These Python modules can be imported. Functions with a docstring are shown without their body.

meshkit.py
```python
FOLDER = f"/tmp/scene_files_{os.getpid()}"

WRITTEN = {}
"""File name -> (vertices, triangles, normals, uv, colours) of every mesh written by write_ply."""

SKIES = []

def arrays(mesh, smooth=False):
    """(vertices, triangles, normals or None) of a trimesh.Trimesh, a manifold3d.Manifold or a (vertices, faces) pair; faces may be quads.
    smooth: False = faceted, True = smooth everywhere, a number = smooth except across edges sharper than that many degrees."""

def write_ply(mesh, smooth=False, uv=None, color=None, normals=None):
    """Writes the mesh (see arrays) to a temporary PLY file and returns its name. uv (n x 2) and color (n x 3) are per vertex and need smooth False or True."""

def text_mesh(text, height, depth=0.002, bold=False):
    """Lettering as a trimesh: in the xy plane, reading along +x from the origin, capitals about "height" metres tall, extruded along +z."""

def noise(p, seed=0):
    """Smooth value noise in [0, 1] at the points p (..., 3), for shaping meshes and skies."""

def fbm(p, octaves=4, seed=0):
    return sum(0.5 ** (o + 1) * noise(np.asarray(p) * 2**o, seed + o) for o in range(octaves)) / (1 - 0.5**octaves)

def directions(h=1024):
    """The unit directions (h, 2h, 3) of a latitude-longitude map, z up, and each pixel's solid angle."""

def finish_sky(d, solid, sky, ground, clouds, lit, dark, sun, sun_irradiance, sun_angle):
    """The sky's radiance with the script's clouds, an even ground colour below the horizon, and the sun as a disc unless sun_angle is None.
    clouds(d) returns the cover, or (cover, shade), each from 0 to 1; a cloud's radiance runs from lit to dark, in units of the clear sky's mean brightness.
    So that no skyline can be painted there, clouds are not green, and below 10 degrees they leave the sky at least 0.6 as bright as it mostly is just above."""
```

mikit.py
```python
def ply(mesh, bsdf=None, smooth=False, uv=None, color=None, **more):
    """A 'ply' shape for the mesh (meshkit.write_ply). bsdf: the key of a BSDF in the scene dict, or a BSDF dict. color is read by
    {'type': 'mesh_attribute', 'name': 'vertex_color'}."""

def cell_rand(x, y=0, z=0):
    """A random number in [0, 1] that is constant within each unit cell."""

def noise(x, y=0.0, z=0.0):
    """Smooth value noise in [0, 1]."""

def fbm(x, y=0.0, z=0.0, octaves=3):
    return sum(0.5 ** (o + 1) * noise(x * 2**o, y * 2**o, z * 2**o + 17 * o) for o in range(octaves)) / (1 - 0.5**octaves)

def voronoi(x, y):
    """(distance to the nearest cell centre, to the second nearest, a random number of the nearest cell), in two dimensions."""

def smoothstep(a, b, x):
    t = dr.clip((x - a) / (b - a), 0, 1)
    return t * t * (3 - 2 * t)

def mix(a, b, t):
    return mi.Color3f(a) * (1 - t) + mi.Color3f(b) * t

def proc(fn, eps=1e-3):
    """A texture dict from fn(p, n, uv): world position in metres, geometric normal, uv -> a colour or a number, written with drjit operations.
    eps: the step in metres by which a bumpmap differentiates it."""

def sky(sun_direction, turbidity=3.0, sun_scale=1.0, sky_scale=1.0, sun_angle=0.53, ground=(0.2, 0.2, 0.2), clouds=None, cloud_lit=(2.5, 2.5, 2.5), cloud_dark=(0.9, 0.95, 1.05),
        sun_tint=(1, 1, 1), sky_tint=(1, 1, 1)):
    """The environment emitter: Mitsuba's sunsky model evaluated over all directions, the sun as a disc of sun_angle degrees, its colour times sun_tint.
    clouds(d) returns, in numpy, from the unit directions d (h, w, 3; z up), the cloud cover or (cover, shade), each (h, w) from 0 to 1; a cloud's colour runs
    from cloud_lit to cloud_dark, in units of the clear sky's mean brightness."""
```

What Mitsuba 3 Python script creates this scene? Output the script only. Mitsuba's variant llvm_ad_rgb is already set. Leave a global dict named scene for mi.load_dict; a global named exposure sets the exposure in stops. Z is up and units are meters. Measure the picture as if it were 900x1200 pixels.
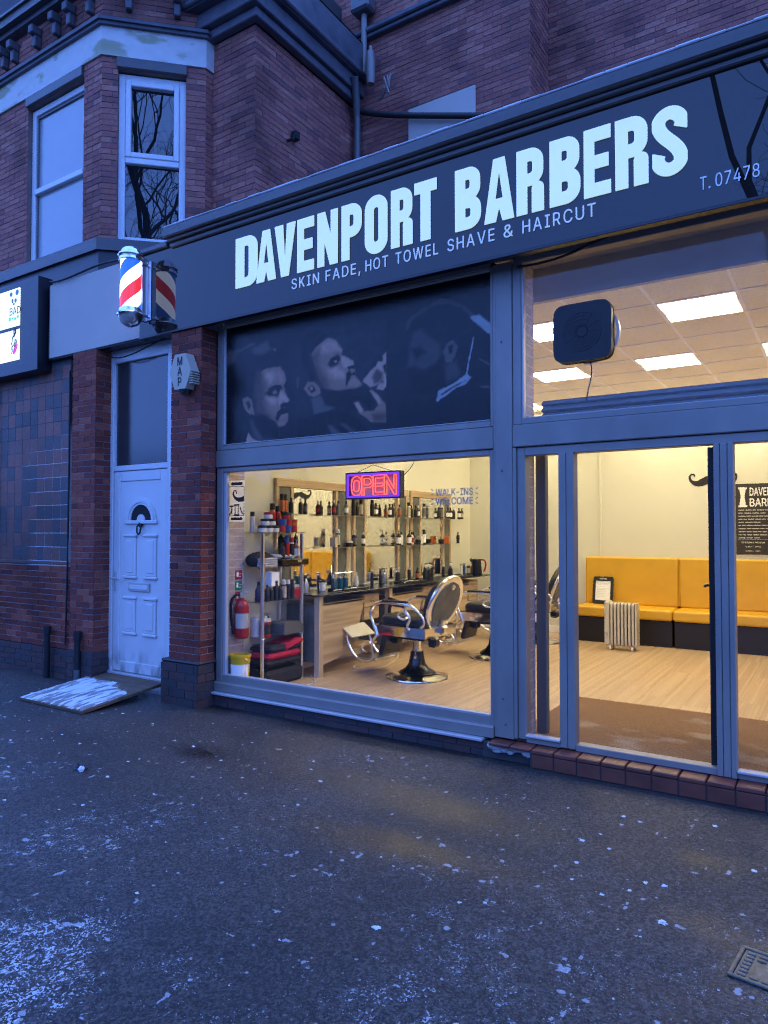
import math, random
import numpy as np, trimesh, mitsuba as mi, drjit as dr
import shapely.geometry as sg
from shapely import affinity, union_all
import mikit, meshkit

T = mi.ScalarTransform4f
scene, labels = {}, {}
rng = random.Random(7)
nrng = np.random.default_rng(7)

# ------------------------------------------------------------------ camera, sky, exposure
PITCH, YAW = 0.0278, -0.57506
fwd = np.array([math.sin(YAW) * math.cos(PITCH), math.cos(YAW) * math.cos(PITCH), math.sin(PITCH)])
eye = np.array([0.0, -4.75, 1.62])
scene['camera'] = {'type': 'perspective', 'fov': 2 * math.degrees(math.atan(450 / 827.48)), 'fov_axis': 'x', 'near_clip': 0.05, 'far_clip': 600.0,
                   'to_world': T().look_at(origin=eye.tolist(), target=(eye + fwd).tolist(), up=[0, 0, 1])}
SKY = 1.0
scene['sky'] = mikit.sky([0.4, -0.85, 0.12], turbidity=3, sun_scale=0.0, sky_scale=0.4, sun_angle=12, ground=(0.08, 0.08, 0.09),
                         clouds=lambda d: (np.ones(d.shape[:2]), meshkit.fbm(d * np.array([2.2, 2.2, 5.0]), 3, 5)),
                         cloud_lit=(1.04, 2.37, 7.85), cloud_dark=(0.86, 1.97, 6.75))
exposure = 4.85
LAMP = 1.15          # strength of the ceiling panels (as displayed)

# ------------------------------------------------------------------ helpers
def numbered(name):
    if name not in scene and name not in labels and not any(k.startswith(name + '__') for k in (name,)):
        return name
    n = COUNT.get(name, 0)
    while True:
        n += 1
        k = f'{name}_{n:03d}'
        if k not in scene and k not in labels:
            COUNT[name] = n
            return k
COUNT = {}

def ref(b):
    return {'type': 'ref', 'id': b}

def thing(name, label=None, cat=None, group=None, kind=None):
    key = numbered(name)
    d = {}
    if label: d['label'] = label
    if cat: d['category'] = cat
    if group: d['group'] = group
    if kind: d['kind'] = kind
    labels[key] = d
    return key

def put(key, mesh, bsdf, smooth=False, **more):
    scene[key] = mikit.ply(mesh, bsdf, smooth=smooth, **more)
    return key

def part(parent, name, mesh, bsdf, smooth=False, label=None, kind=None, **more):
    key = numbered(parent + '__' + name)
    put(key, mesh, bsdf, smooth, **more)
    if label or kind:
        labels[key] = {k: v for k, v in (('label', label), ('kind', kind)) if v}
    return key

def solo(name, mesh, bsdf, smooth=False, label=None, cat=None, group=None, kind=None, **more):
    key = thing(name, label, cat, group, kind)
    return put(key, mesh, bsdf, smooth, **more)

def box(x0, x1, y0, y1, z0, z1):
    m = trimesh.creation.box((x1 - x0, y1 - y0, z1 - z0))
    m.apply_translation(((x0 + x1) / 2, (y0 + y1) / 2, (z0 + z1) / 2))
    return m

_CB = {}
def cbox(x0, x1, y0, y1, z0, z1, c=0.004):
    h = np.array([x1 - x0, y1 - y0, z1 - z0]) / 2
    c = min(c, 0.45 * h.min() * 2)
    pts = []
    for sx in (-1, 1):
        for sy in (-1, 1):
            for sz in (-1, 1):
                s = np.array([sx, sy, sz]); p = s * h
                for a in range(3):
                    q = p - s * c; q[a] = p[a]; pts.append(q)
    pts = np.array(pts)
    if 'f' not in _CB:
        u = []
        for sx in (-1, 1):
            for sy in (-1, 1):
                for sz in (-1, 1):
                    s = np.array([sx, sy, sz], float)
                    for a in range(3):
                        q = s * 0.8; q[a] = s[a]; u.append(q)
        u = np.array(u)
        from scipy.spatial import ConvexHull
        f = ConvexHull(u).simplices.copy()
        for t in f:
            a, b, d = u[t]
            if np.dot(np.cross(b - a, d - a), a + b + d) < 0: t[1], t[2] = t[2], t[1]
        _CB['f'] = f
    return trimesh.Trimesh(pts + np.array([(x0 + x1) / 2, (y0 + y1) / 2, (z0 + z1) / 2]), _CB['f'], process=False)

def cat_(ms):
    return trimesh.util.concatenate([m for m in ms])

def lathe(profile, seg=28, at=(0, 0, 0)):
    m = trimesh.creation.revolve(np.array(profile, float), sections=seg)
    m.apply_translation(at)
    return m

def tube(points, r, seg=8, cap=True):
    P = np.array(points, float); n = len(P)
    R = np.full(n, r) if np.isscalar(r) else np.array(r, float)
    tan = np.gradient(P, axis=0); tan /= np.linalg.norm(tan, axis=1, keepdims=True) + 1e-12
    a = np.cross(tan[0], [0, 0, 1.0]);
    if np.linalg.norm(a) < 1e-3: a = np.cross(tan[0], [1.0, 0, 0])
    a /= np.linalg.norm(a)
    V = []
    ang = np.arange(seg) * 2 * np.pi / seg
    for i in range(n):
        a = a - tan[i] * np.dot(a, tan[i]); a /= np.linalg.norm(a) + 1e-12
        b = np.cross(tan[i], a)
        V.append(P[i] + R[i] * (np.cos(ang)[:, None] * a + np.sin(ang)[:, None] * b))
    V = np.vstack(V); F = []
    for i in range(n - 1):
        for j in range(seg):
            k = (j + 1) % seg
            F += [[i * seg + j, i * seg + k, (i + 1) * seg + k], [i * seg + j, (i + 1) * seg + k, (i + 1) * seg + j]]
    if cap:
        V = np.vstack([V, P[:1], P[-1:]])
        for j in range(seg):
            k = (j + 1) % seg
            F += [[n * seg, k, j], [n * seg + 1, (n - 1) * seg + j, (n - 1) * seg + k]]
    return trimesh.Trimesh(V, F, process=False)

def curve(pts, n=24):
    from scipy.interpolate import CubicSpline
    pts = np.array(pts, float)
    t = np.r_[0, np.cumsum(np.linalg.norm(np.diff(pts, axis=0), axis=1))]
    return CubicSpline(t, pts)(np.linspace(0, t[-1], n))

def rotz(m, a, about=(0, 0, 0)):
    m.apply_transform(trimesh.transformations.rotation_matrix(a, [0, 0, 1], about)); return m
def rot(m, a, ax, about=(0, 0, 0)):
    m.apply_transform(trimesh.transformations.rotation_matrix(a, ax, about)); return m

def extr(poly, depth):
    ps = getattr(poly, 'geoms', [poly])
    return cat_([trimesh.creation.extrude_polygon(p, depth, engine='earcut') for p in ps if p.area > 1e-9])

def upright(m, x=0, y=0, z=0):
    """a mesh drawn in the xy plane, extruded +z, stood up in the plane y=const, facing -y, its x along +x"""
    v = m.vertices
    m2 = trimesh.Trimesh(np.c_[v[:, 0] + x, y - v[:, 2], v[:, 1] + z], m.faces, process=False)
    return m2

def word(text, x0, x1, z0, h, y, depth=0.003, bold=False, gap=None):
    """lettering on a plane facing -y, stretched to run from x0 to x1"""
    if gap is None:
        m = meshkit.text_mesh(text, h, depth, bold)
    else:
        ms, cx = [], 0.0
        for ch in text:
            g = meshkit.text_mesh(ch, h, depth, bold)
            g.apply_translation((cx - g.bounds[0][0], 0, 0)); cx += g.bounds[1][0] - g.bounds[0][0] + gap * h
            if cx and g.bounds is not None: cx = g.bounds[1][0] + gap * h
            ms.append(g)
        m = cat_(ms)
    b = m.bounds
    m.apply_translation((-b[0][0], 0, 0))
    if x1 is not None: m.apply_scale([(x1 - x0) / (b[1][0] - b[0][0]), 1, 1])
    return upright(m, x0, y, z0)

# ------------------------------------------------------------------ materials
def rgb(c): return {'type': 'rgb', 'value': [float(x) for x in c]}
def mat(name, d):
    scene[name] = d
    return name
def matte(name, c, rough=0.8, spec=0.3):
    return mat(name, {'type': 'twosided', 'b': {'type': 'principled', 'base_color': rgb(c) if not isinstance(c, dict) else c, 'roughness': rough, 'specular': spec}})
def gloss(name, c, alpha=0.12, ior=1.5):
    return mat(name, {'type': 'twosided', 'b': {'type': 'roughplastic', 'diffuse_reflectance': rgb(c) if not isinstance(c, dict) else c, 'alpha': alpha, 'int_ior': ior, 'nonlinear': True}})
def metal(name, c, rough=0.15):
    return mat(name, {'type': 'twosided', 'b': {'type': 'principled', 'base_color': rgb(c), 'metallic': 1.0, 'roughness': rough}})

N, F, SS, MIX = mikit.noise, mikit.fbm, mikit.smoothstep, mikit.mix

def brick_fn(c, k):
    def fn(p, n, uv):
        g = F(p.x * 60 + k, p.y * 60, p.z * 60, 2)
        big = F(p.x * 2.1, p.y * 2.1 + k, p.z * 2.1, 3)
        soot = SS(0.45, 0.75, F(p.x * 1.3 + 3, p.y * 1.3, p.z * 0.8, 3)) * 0.45
        return mi.Color3f(c) * (0.62 + 0.55 * g) * (0.75 + 0.5 * big) * (1 - soot)
    return fn
BR = []
for k, c in enumerate([(0.23, 0.054, 0.038), (0.19, 0.045, 0.034), (0.27, 0.070, 0.046), (0.14, 0.038, 0.033), (0.30, 0.092, 0.062)]):
    BR.append(matte(f'mat_brick_{k}', mikit.proc(brick_fn(c, k * 9.7)), 0.85, 0.25))
BRW = [0, 0, 0, 1, 1, 1, 2, 2, 3, 4]
UP = []  # upper brickwork, made paler so its colour carries the lens veil
for k, c in enumerate([(0.33, 0.125, 0.10), (0.29, 0.105, 0.09), (0.37, 0.145, 0.115), (0.22, 0.09, 0.085), (0.40, 0.17, 0.135)]):
    UP.append(matte(f'mat_old_brick_{k}', mikit.proc(brick_fn(c, k * 7.3 + 2)), 0.85, 0.25))
UPW = [UP[i] for i in BRW]
DARKBR = [matte('mat_brick_dark', mikit.proc(brick_fn((0.045, 0.036, 0.04), 3.3)), 0.6, 0.4), matte('mat_brick_dark2', mikit.proc(brick_fn((0.075, 0.042, 0.04), 5.3)), 0.7, 0.35)]
matte('mat_mortar', mikit.proc(lambda p, n, uv: mi.Color3f(0.30, 0.27, 0.25) * (0.45 + 0.8 * F(p.x * 7, p.y * 7, p.z * 5, 3))), 0.95, 0.1)
matte('mat_mortar_old', mikit.proc(lambda p, n, uv: mi.Color3f(0.19, 0.15, 0.14) * (0.5 + 0.8 * F(p.x * 7, p.y * 7, p.z * 5, 3))), 0.95, 0.1)
matte('mat_mortar_dark', (0.06, 0.055, 0.055), 0.95, 0.1)
gloss('mat_upvc', mikit.proc(lambda p, n, uv: mi.Color3f(0.80, 0.80, 0.80) * (0.93 + 0.1 * F(p.x * 3, p.y * 3, p.z * 2, 3)) * (1 - 0.42 * SS(0.50, 0.12, p.z) * SS(0.35, 0.7, F(p.x * 14, p.y * 9, p.z * 6, 4)))), 0.18)
gloss('mat_frame', mikit.proc(lambda p, n, uv: mi.Color3f(0.43, 0.395, 0.365) * (0.80 + 0.3 * F(p.x * 5, p.y * 5, p.z * 2.2, 4))), 0.25)
gloss('mat_frame_light', (0.62, 0.60, 0.60), 0.2)
matte('mat_frame_shadow', (0.10, 0.10, 0.11), 0.6)
mat('mat_fascia', {'type': 'twosided', 'b': {'type': 'plastic', 'diffuse_reflectance': rgb((0.014, 0.012, 0.011)), 'int_ior': 1.52}})
gloss('mat_cap', mikit.proc(lambda p, n, uv: mi.Color3f(0.16, 0.155, 0.155) * (0.7 + 0.5 * F(p.x * 2.5, p.y * 2.5, p.z * 9, 3))), 0.25)
gloss('mat_navy', (0.025, 0.027, 0.04), 0.2)
matte('mat_pale_panel', mikit.proc(lambda p, n, uv: mi.Color3f(0.41, 0.37, 0.325) * (0.85 + 0.25 * F(p.x * 2, p.y, p.z * 1.2, 3))), 0.6)
matte('mat_stone', mikit.proc(lambda p, n, uv: MIX((0.52, 0.51, 0.48), (0.27, 0.27, 0.15), SS(0.52, 0.66, F(p.x * 3.4 + 2, p.y * 3.4, p.z * 5, 4)) * SS(6.75, 7.0, p.z) * 0.85) * (0.9 + 0.15 * F(p.x * 12, p.y * 12, p.z * 12, 2))), 0.85)
matte('mat_black', (0.018, 0.018, 0.02), 0.5)
gloss('mat_black_gloss', (0.014, 0.014, 0.016), 0.07)
matte('mat_dark_timber', mikit.proc(lambda p, n, uv: mi.Color3f(0.085, 0.085, 0.10) * (0.6 + 0.8 * F(p.x * 6, p.y * 6, p.z * 6, 3))), 0.6)
matte('mat_roof_slate', (0.06, 0.06, 0.07), 0.7)
metal('mat_chrome', (0.86, 0.86, 0.87), 0.08)
metal('mat_steel', (0.55, 0.56, 0.58), 0.3)
gloss('mat_grey_metal', (0.22, 0.22, 0.23), 0.3)
mat('mat_glass', {'type': 'thindielectric', 'int_ior': 1.28})
mat('mat_glass_solid', {'type': 'dielectric', 'int_ior': 1.5})
mat('mat_mirror', {'type': 'twosided', 'b': {'type': 'conductor', 'material': 'Ag', 'specular_reflectance': rgb((0.88, 0.89, 0.88))}})
mat('mat_dark_glass', {'type': 'twosided', 'b': {'type': 'plastic', 'diffuse_reflectance': rgb((0.008, 0.009, 0.01)), 'int_ior': 1.9}})
mat('mat_bright_glass', {'type': 'twosided', 'b': {'type': 'roughplastic', 'diffuse_reflectance': rgb((0.27, 0.29, 0.30)), 'alpha': 0.03, 'int_ior': 1.7}})  # pale diffuse colour paints the sky reflection on top of the real gloss
gloss('mat_transom_glass', (0.10, 0.10, 0.11), 0.03, 1.7)
matte('mat_wall', mikit.proc(lambda p, n, uv: mi.Color3f(0.60, 0.58, 0.475) * (0.96 + 0.06 * F(p.x * 2, p.y * 2, p.z * 2, 3))), 0.75, 0.3)
matte('mat_skirting', (0.78, 0.74, 0.66), 0.5)
matte('mat_ceiling_tile', mikit.proc(lambda p, n, uv: mi.Color3f(0.80, 0.74, 0.50) * (0.9 + 0.14 * N(p.x * 90, p.y * 90) + 0.05 * N(p.x * 3, p.y * 3))), 0.95, 0.1)
matte('mat_ceiling_bar', (0.85, 0.83, 0.76), 0.5)
matte('mat_bulkhead', mikit.proc(lambda p, n, uv: mi.Color3f(0.38, 0.35, 0.31) * (0.8 + 0.4 * F(p.x * 3, p.y * 3, p.z * 4, 3))), 0.7)

def wood_fn(c1, c2, ax, k, s=1.0):
    def fn(p, n, uv):
        a, b, c = (p.x, p.y, p.z) if ax == 'x' else ((p.y, p.x, p.z) if ax == 'y' else (p.z, p.x, p.y))
        w = F(a * 1.3 * s + k, b * 28 * s, c * 28 * s, 3)
        f = N(a * 6 * s, b * 160 * s, c * 160 * s)
        return MIX(c1, c2, SS(0.3, 0.7, w) * 0.75 + 0.25 * f)
    return fn
def strip_fn(k):
    def fn(p, n, uv):
        st = mikit.cell_rand(dr.floor(p.x / 0.0321), k, 3.0)
        w = F(p.y * 1.6 + k + 9 * st, p.x * 90, k, 3)
        g = N(p.y * 9, p.x * 240, k)
        return MIX((0.80, 0.64, 0.46), (0.60, 0.445, 0.29), 0.50 * st + 0.32 * w + 0.18 * g) * (1 - 0.35 * SS(0.46, 0.5, dr.abs(p.x / 0.0321 - dr.floor(p.x / 0.0321) - 0.5)))
    return fn
FLOORM = [gloss(f'mat_plank_{k}', mikit.proc(strip_fn(k * 3.1)), 0.2, 1.45) for k in range(3)]
matte('mat_oak', mikit.proc(wood_fn((0.52, 0.38, 0.23), (0.33, 0.22, 0.12), 'y', 1.0, 0.7)), 0.55)
matte('mat_oak_post', mikit.proc(wood_fn((0.58, 0.45, 0.29), (0.42, 0.30, 0.18), 'z', 2.0, 0.7)), 0.55)
matte('mat_slate_panel', mikit.proc(lambda p, n, uv: mi.Color3f(0.115, 0.12, 0.11) * (0.6 + 0.8 * F(p.x * 14, p.y * 14, p.z * 9, 4))), 0.7)
matte('mat_doormat', mikit.proc(lambda p, n, uv: MIX((0.18, 0.10, 0.052), (0.25, 0.175, 0.115), SS(0.56, 0.78, F(p.x * 3.4 + p.y, p.y * 4.5, 0.0, 4))) * (0.72 + 0.5 * N(p.x * 170, p.y * 170))), 0.95, 0.1)
gloss('mat_yellow_seat', mikit.proc(lambda p, n, uv: mi.Color3f(0.84, 0.57, 0.04) * (0.94 + 0.1 * F(p.x * 6, p.y * 6, p.z * 6, 2))), 0.3)
gloss('mat_black_seat', (0.022, 0.021, 0.02), 0.22)
gloss('mat_cream_enamel', (0.74, 0.70, 0.60), 0.15)
gloss('mat_red', (0.55, 0.03, 0.035), 0.12)
gloss('mat_yellow', (0.80, 0.60, 0.03), 0.2)
gloss('mat_white_plastic', (0.78, 0.77, 0.74), 0.2)
gloss('mat_blue_plastic', (0.05, 0.13, 0.45), 0.15)
gloss('mat_teal', (0.03, 0.17, 0.26), 0.1)
gloss('mat_green', (0.06, 0.38, 0.16), 0.2)
gloss('mat_brown_bottle', (0.06, 0.03, 0.015), 0.08)
gloss('mat_orange', (0.65, 0.22, 0.06), 0.2)
gloss('mat_purple_dark', (0.05, 0.03, 0.09), 0.15)
matte('mat_red_towel', (0.42, 0.02, 0.05), 0.95)
matte('mat_black_towel', (0.025, 0.024, 0.028), 0.95)
matte('mat_grey_towel', (0.36, 0.36, 0.38), 0.95)
matte('mat_paper', (0.75, 0.75, 0.73), 0.8)
matte('mat_print_white', (0.72, 0.70, 0.66), 0.8)
matte('mat_print_grey', (0.35, 0.34, 0.32), 0.8)
matte('mat_menu', (0.035, 0.03, 0.028), 0.55)
matte('mat_sticker_grey', (0.30, 0.255, 0.20), 0.7)
matte('mat_pier_paper', mikit.proc(lambda p, n, uv: MIX(MIX((0.36, 0.25, 0.22), (0.52, 0.44, 0.40), F(p.x * 18, p.y * 18, p.z * 16, 3)), (0.62, 0.56, 0.5),
      SS(0.40, 0.44, dr.abs(p.z / 0.075 - dr.floor(p.z / 0.075) - 0.5)) * 0.7) * (0.8 + 0.3 * N(p.x * 70, p.y * 70, p.z * 70))), 0.8)
gloss('mat_quarry_tile', mikit.proc(lambda p, n, uv: mi.Color3f(0.34, 0.105, 0.065) * (0.6 + 0.6 * F(p.x * 9, p.y * 9, p.z * 9, 4))), 0.35)
matte('mat_wall_tile_red', mikit.proc(brick_fn((0.215, 0.083, 0.062), 21.0)), 0.5)
matte('mat_wall_tile_blue', mikit.proc(brick_fn((0.082, 0.066, 0.068), 31.0)), 0.5)
matte('mat_wall_tile_brown', mikit.proc(brick_fn((0.165, 0.078, 0.064), 41.0)), 0.5)
matte('mat_grout', mikit.proc(lambda p, n, uv: MIX((0.07, 0.07, 0.075), (0.55, 0.55, 0.55), SS(-7.95, -7.55, p.x + 0.35 * N(p.x * 3, p.z * 3)) * SS(3.1, 2.7, p.z + 0.4 * N(p.x * 2, p.z * 2 + 9)))), 0.9)
matte('mat_bark', (0.05, 0.045, 0.04), 0.9)
matte('mat_thicket', (0.022, 0.022, 0.02), 0.95)
matte('mat_snow', (0.56, 0.57, 0.59), 0.7)
matte('mat_render', (0.30, 0.29, 0.29), 0.9)
matte('mat_box_cream', (0.42, 0.37, 0.28), 0.6)
gloss('mat_iron', mikit.proc(lambda p, n, uv: mi.Color3f(0.30, 0.235, 0.16) * (0.5 + 0.9 * F(p.x * 40, p.y * 40, 0.0, 3))), 0.35)
matte('mat_leaf', (0.05, 0.035, 0.025), 0.7)
matte('mat_lettering', (0.72, 0.72, 0.72), 0.6)

def ramp_fn(p, n, uv):
    u = (p.x + 6.65) / 1.0
    w = F(p.x * 1.6, p.y * 30, 0.0, 3)
    wood = MIX((0.16, 0.10, 0.06), (0.07, 0.045, 0.03), w)
    edge = -0.20 + 0.20 * (F(p.x * 5 + 1.7, p.y * 5, 0.0, 4) - 0.5) * 2 - 0.16 * SS(0.55, 0.95, u)
    m = SS(0.0, -0.07, p.y - edge) * SS(0.30, 0.52, F(p.x * 9, p.y * 3.2, 3.0, 4) + 0.12)
    m = m * SS(0.0, 0.05, p.y + 0.90 + 0.03 * N(p.x * 14)) * SS(0.985, 0.90, u + 0.05 * N(p.y * 12))
    return MIX(wood, (0.60, 0.61, 0.63), m * 0.35)
matte('mat_ramp', mikit.proc(ramp_fn), 0.75)

# asphalt: grains, damp patches near the shop, hoar frost in drifts away from it
def frost(p):
    reg = SS(-1.7, -3.6, p.y + 0.10 * (p.x + 1.6)) * 0.47 + SS(-0.5, -2.2, p.y) * 0.27
    drift = F(p.x * 1.5 + 4, p.y * 1.2, 0.0, 4)
    reg = reg * SS(0.30, 0.66, drift + 0.04) + 0.09 * SS(0.55, 0.7, F(p.x * 5, p.y * 5, 8.0, 2))
    sp = N(p.x * 140, p.y * 140, 5.0) * 0.6 + N(p.x * 310, p.y * 310) * 0.4
    clump = F(p.x * 17, p.y * 17, 2.0, 4)
    thr = 0.93 - 0.42 * reg - 0.55 * (clump - 0.5)
    a = SS(thr, thr + 0.10, sp)
    c = SS(0.79, 0.83, F(p.x * 21 + 9, p.y * 21, 2.0, 4) + 0.10 * reg)
    return dr.minimum(1.0, a * (0.36 + 0.6 * reg) + c * 0.45) * SS(-0.12, -0.6, p.y)
def wetness(p):
    q = F(p.x * 0.8 + 11, p.y * 1.1, 1.0, 4)
    sp1 = SS(1.1, 0.0, dr.sqrt(dr.square((p.x + 1.9) / 1.25) + dr.square((p.y + 1.05) / 0.42)) + 0.9 * (q - 0.5))
    sp2 = SS(1.1, 0.0, dr.sqrt(dr.square((p.x + 3.9) / 0.95) + dr.square((p.y + 1.1) / 0.30)) + 0.9 * (q - 0.5))
    sp3 = SS(1.1, 0.0, dr.sqrt(dr.square((p.x + 1.75) / 0.9) + dr.square((p.y + 1.6) / 0.28)) + 0.9 * (q - 0.5))
    return dr.clip(SS(0.60, 0.38, q) * SS(-3.2, -0.5, p.y) * 0.55 + sp1 * 0.62 + sp2 * 0.6 + sp3 * 0.5, 0, 0.85)
def asphalt_c(p, n, uv):
    g = N(p.x * 95, p.y * 95); g2 = N(p.x * 230, p.y * 230, 7.0)
    base = mi.Color3f(0.056, 0.045, 0.0375) * (0.16 + 1.05 * g * g + 1.3 * g2 * g2 * g2) * (0.65 + 0.7 * F(p.x * 1.1, p.y * 1.1, 0.0, 3))  # warm tone paints in the shop light spilling onto the asphalt
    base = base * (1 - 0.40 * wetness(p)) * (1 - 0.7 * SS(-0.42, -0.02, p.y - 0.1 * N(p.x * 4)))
    return MIX(base, (0.52, 0.52, 0.53), frost(p))
def asphalt_r(p, n, uv):
    return dr.clip(0.72 - 0.60 * wetness(p) + 0.12 * N(p.x * 60, p.y * 60) + 0.3 * frost(p), 0.15, 0.95)
def asphalt_b(p, n, uv):
    return (N(p.x * 95, p.y * 95) * 0.8 + N(p.x * 230, p.y * 230, 3.0) * 0.45) * (1 - 0.93 * wetness(p)) + 2.0 * F(p.x * 5, p.y * 5, 1.0, 2)
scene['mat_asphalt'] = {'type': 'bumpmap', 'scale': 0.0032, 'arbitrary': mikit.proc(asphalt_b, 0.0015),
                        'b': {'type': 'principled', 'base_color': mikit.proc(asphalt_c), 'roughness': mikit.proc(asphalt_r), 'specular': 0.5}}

def emit(c, w=1.0):
    return {'type': 'area', 'radiance': rgb([v / 2 ** exposure for v in c]), 'sampling_weight': float(w)}

# ------------------------------------------------------------------ ground
gm = trimesh.Trimesh([[-90, -90, 0], [90, -90, 0], [90, 90, 0], [-90, 90, 0]], [[0, 1, 2], [0, 2, 3]], process=False)
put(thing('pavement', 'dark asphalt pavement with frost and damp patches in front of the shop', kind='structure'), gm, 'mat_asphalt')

# ------------------------------------------------------------------ bricks, laid one by one
UNIT = {}
def unit_brick(bsdf):
    if bsdf not in UNIT:
        UNIT[bsdf] = mikit.ply(cbox(0, 1, 0, 1, 0, 1, 0.0), bsdf) if False else mikit.ply(box(0, 1, 0, 1, 0, 1), bsdf)
    return UNIT[bsdf]

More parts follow.
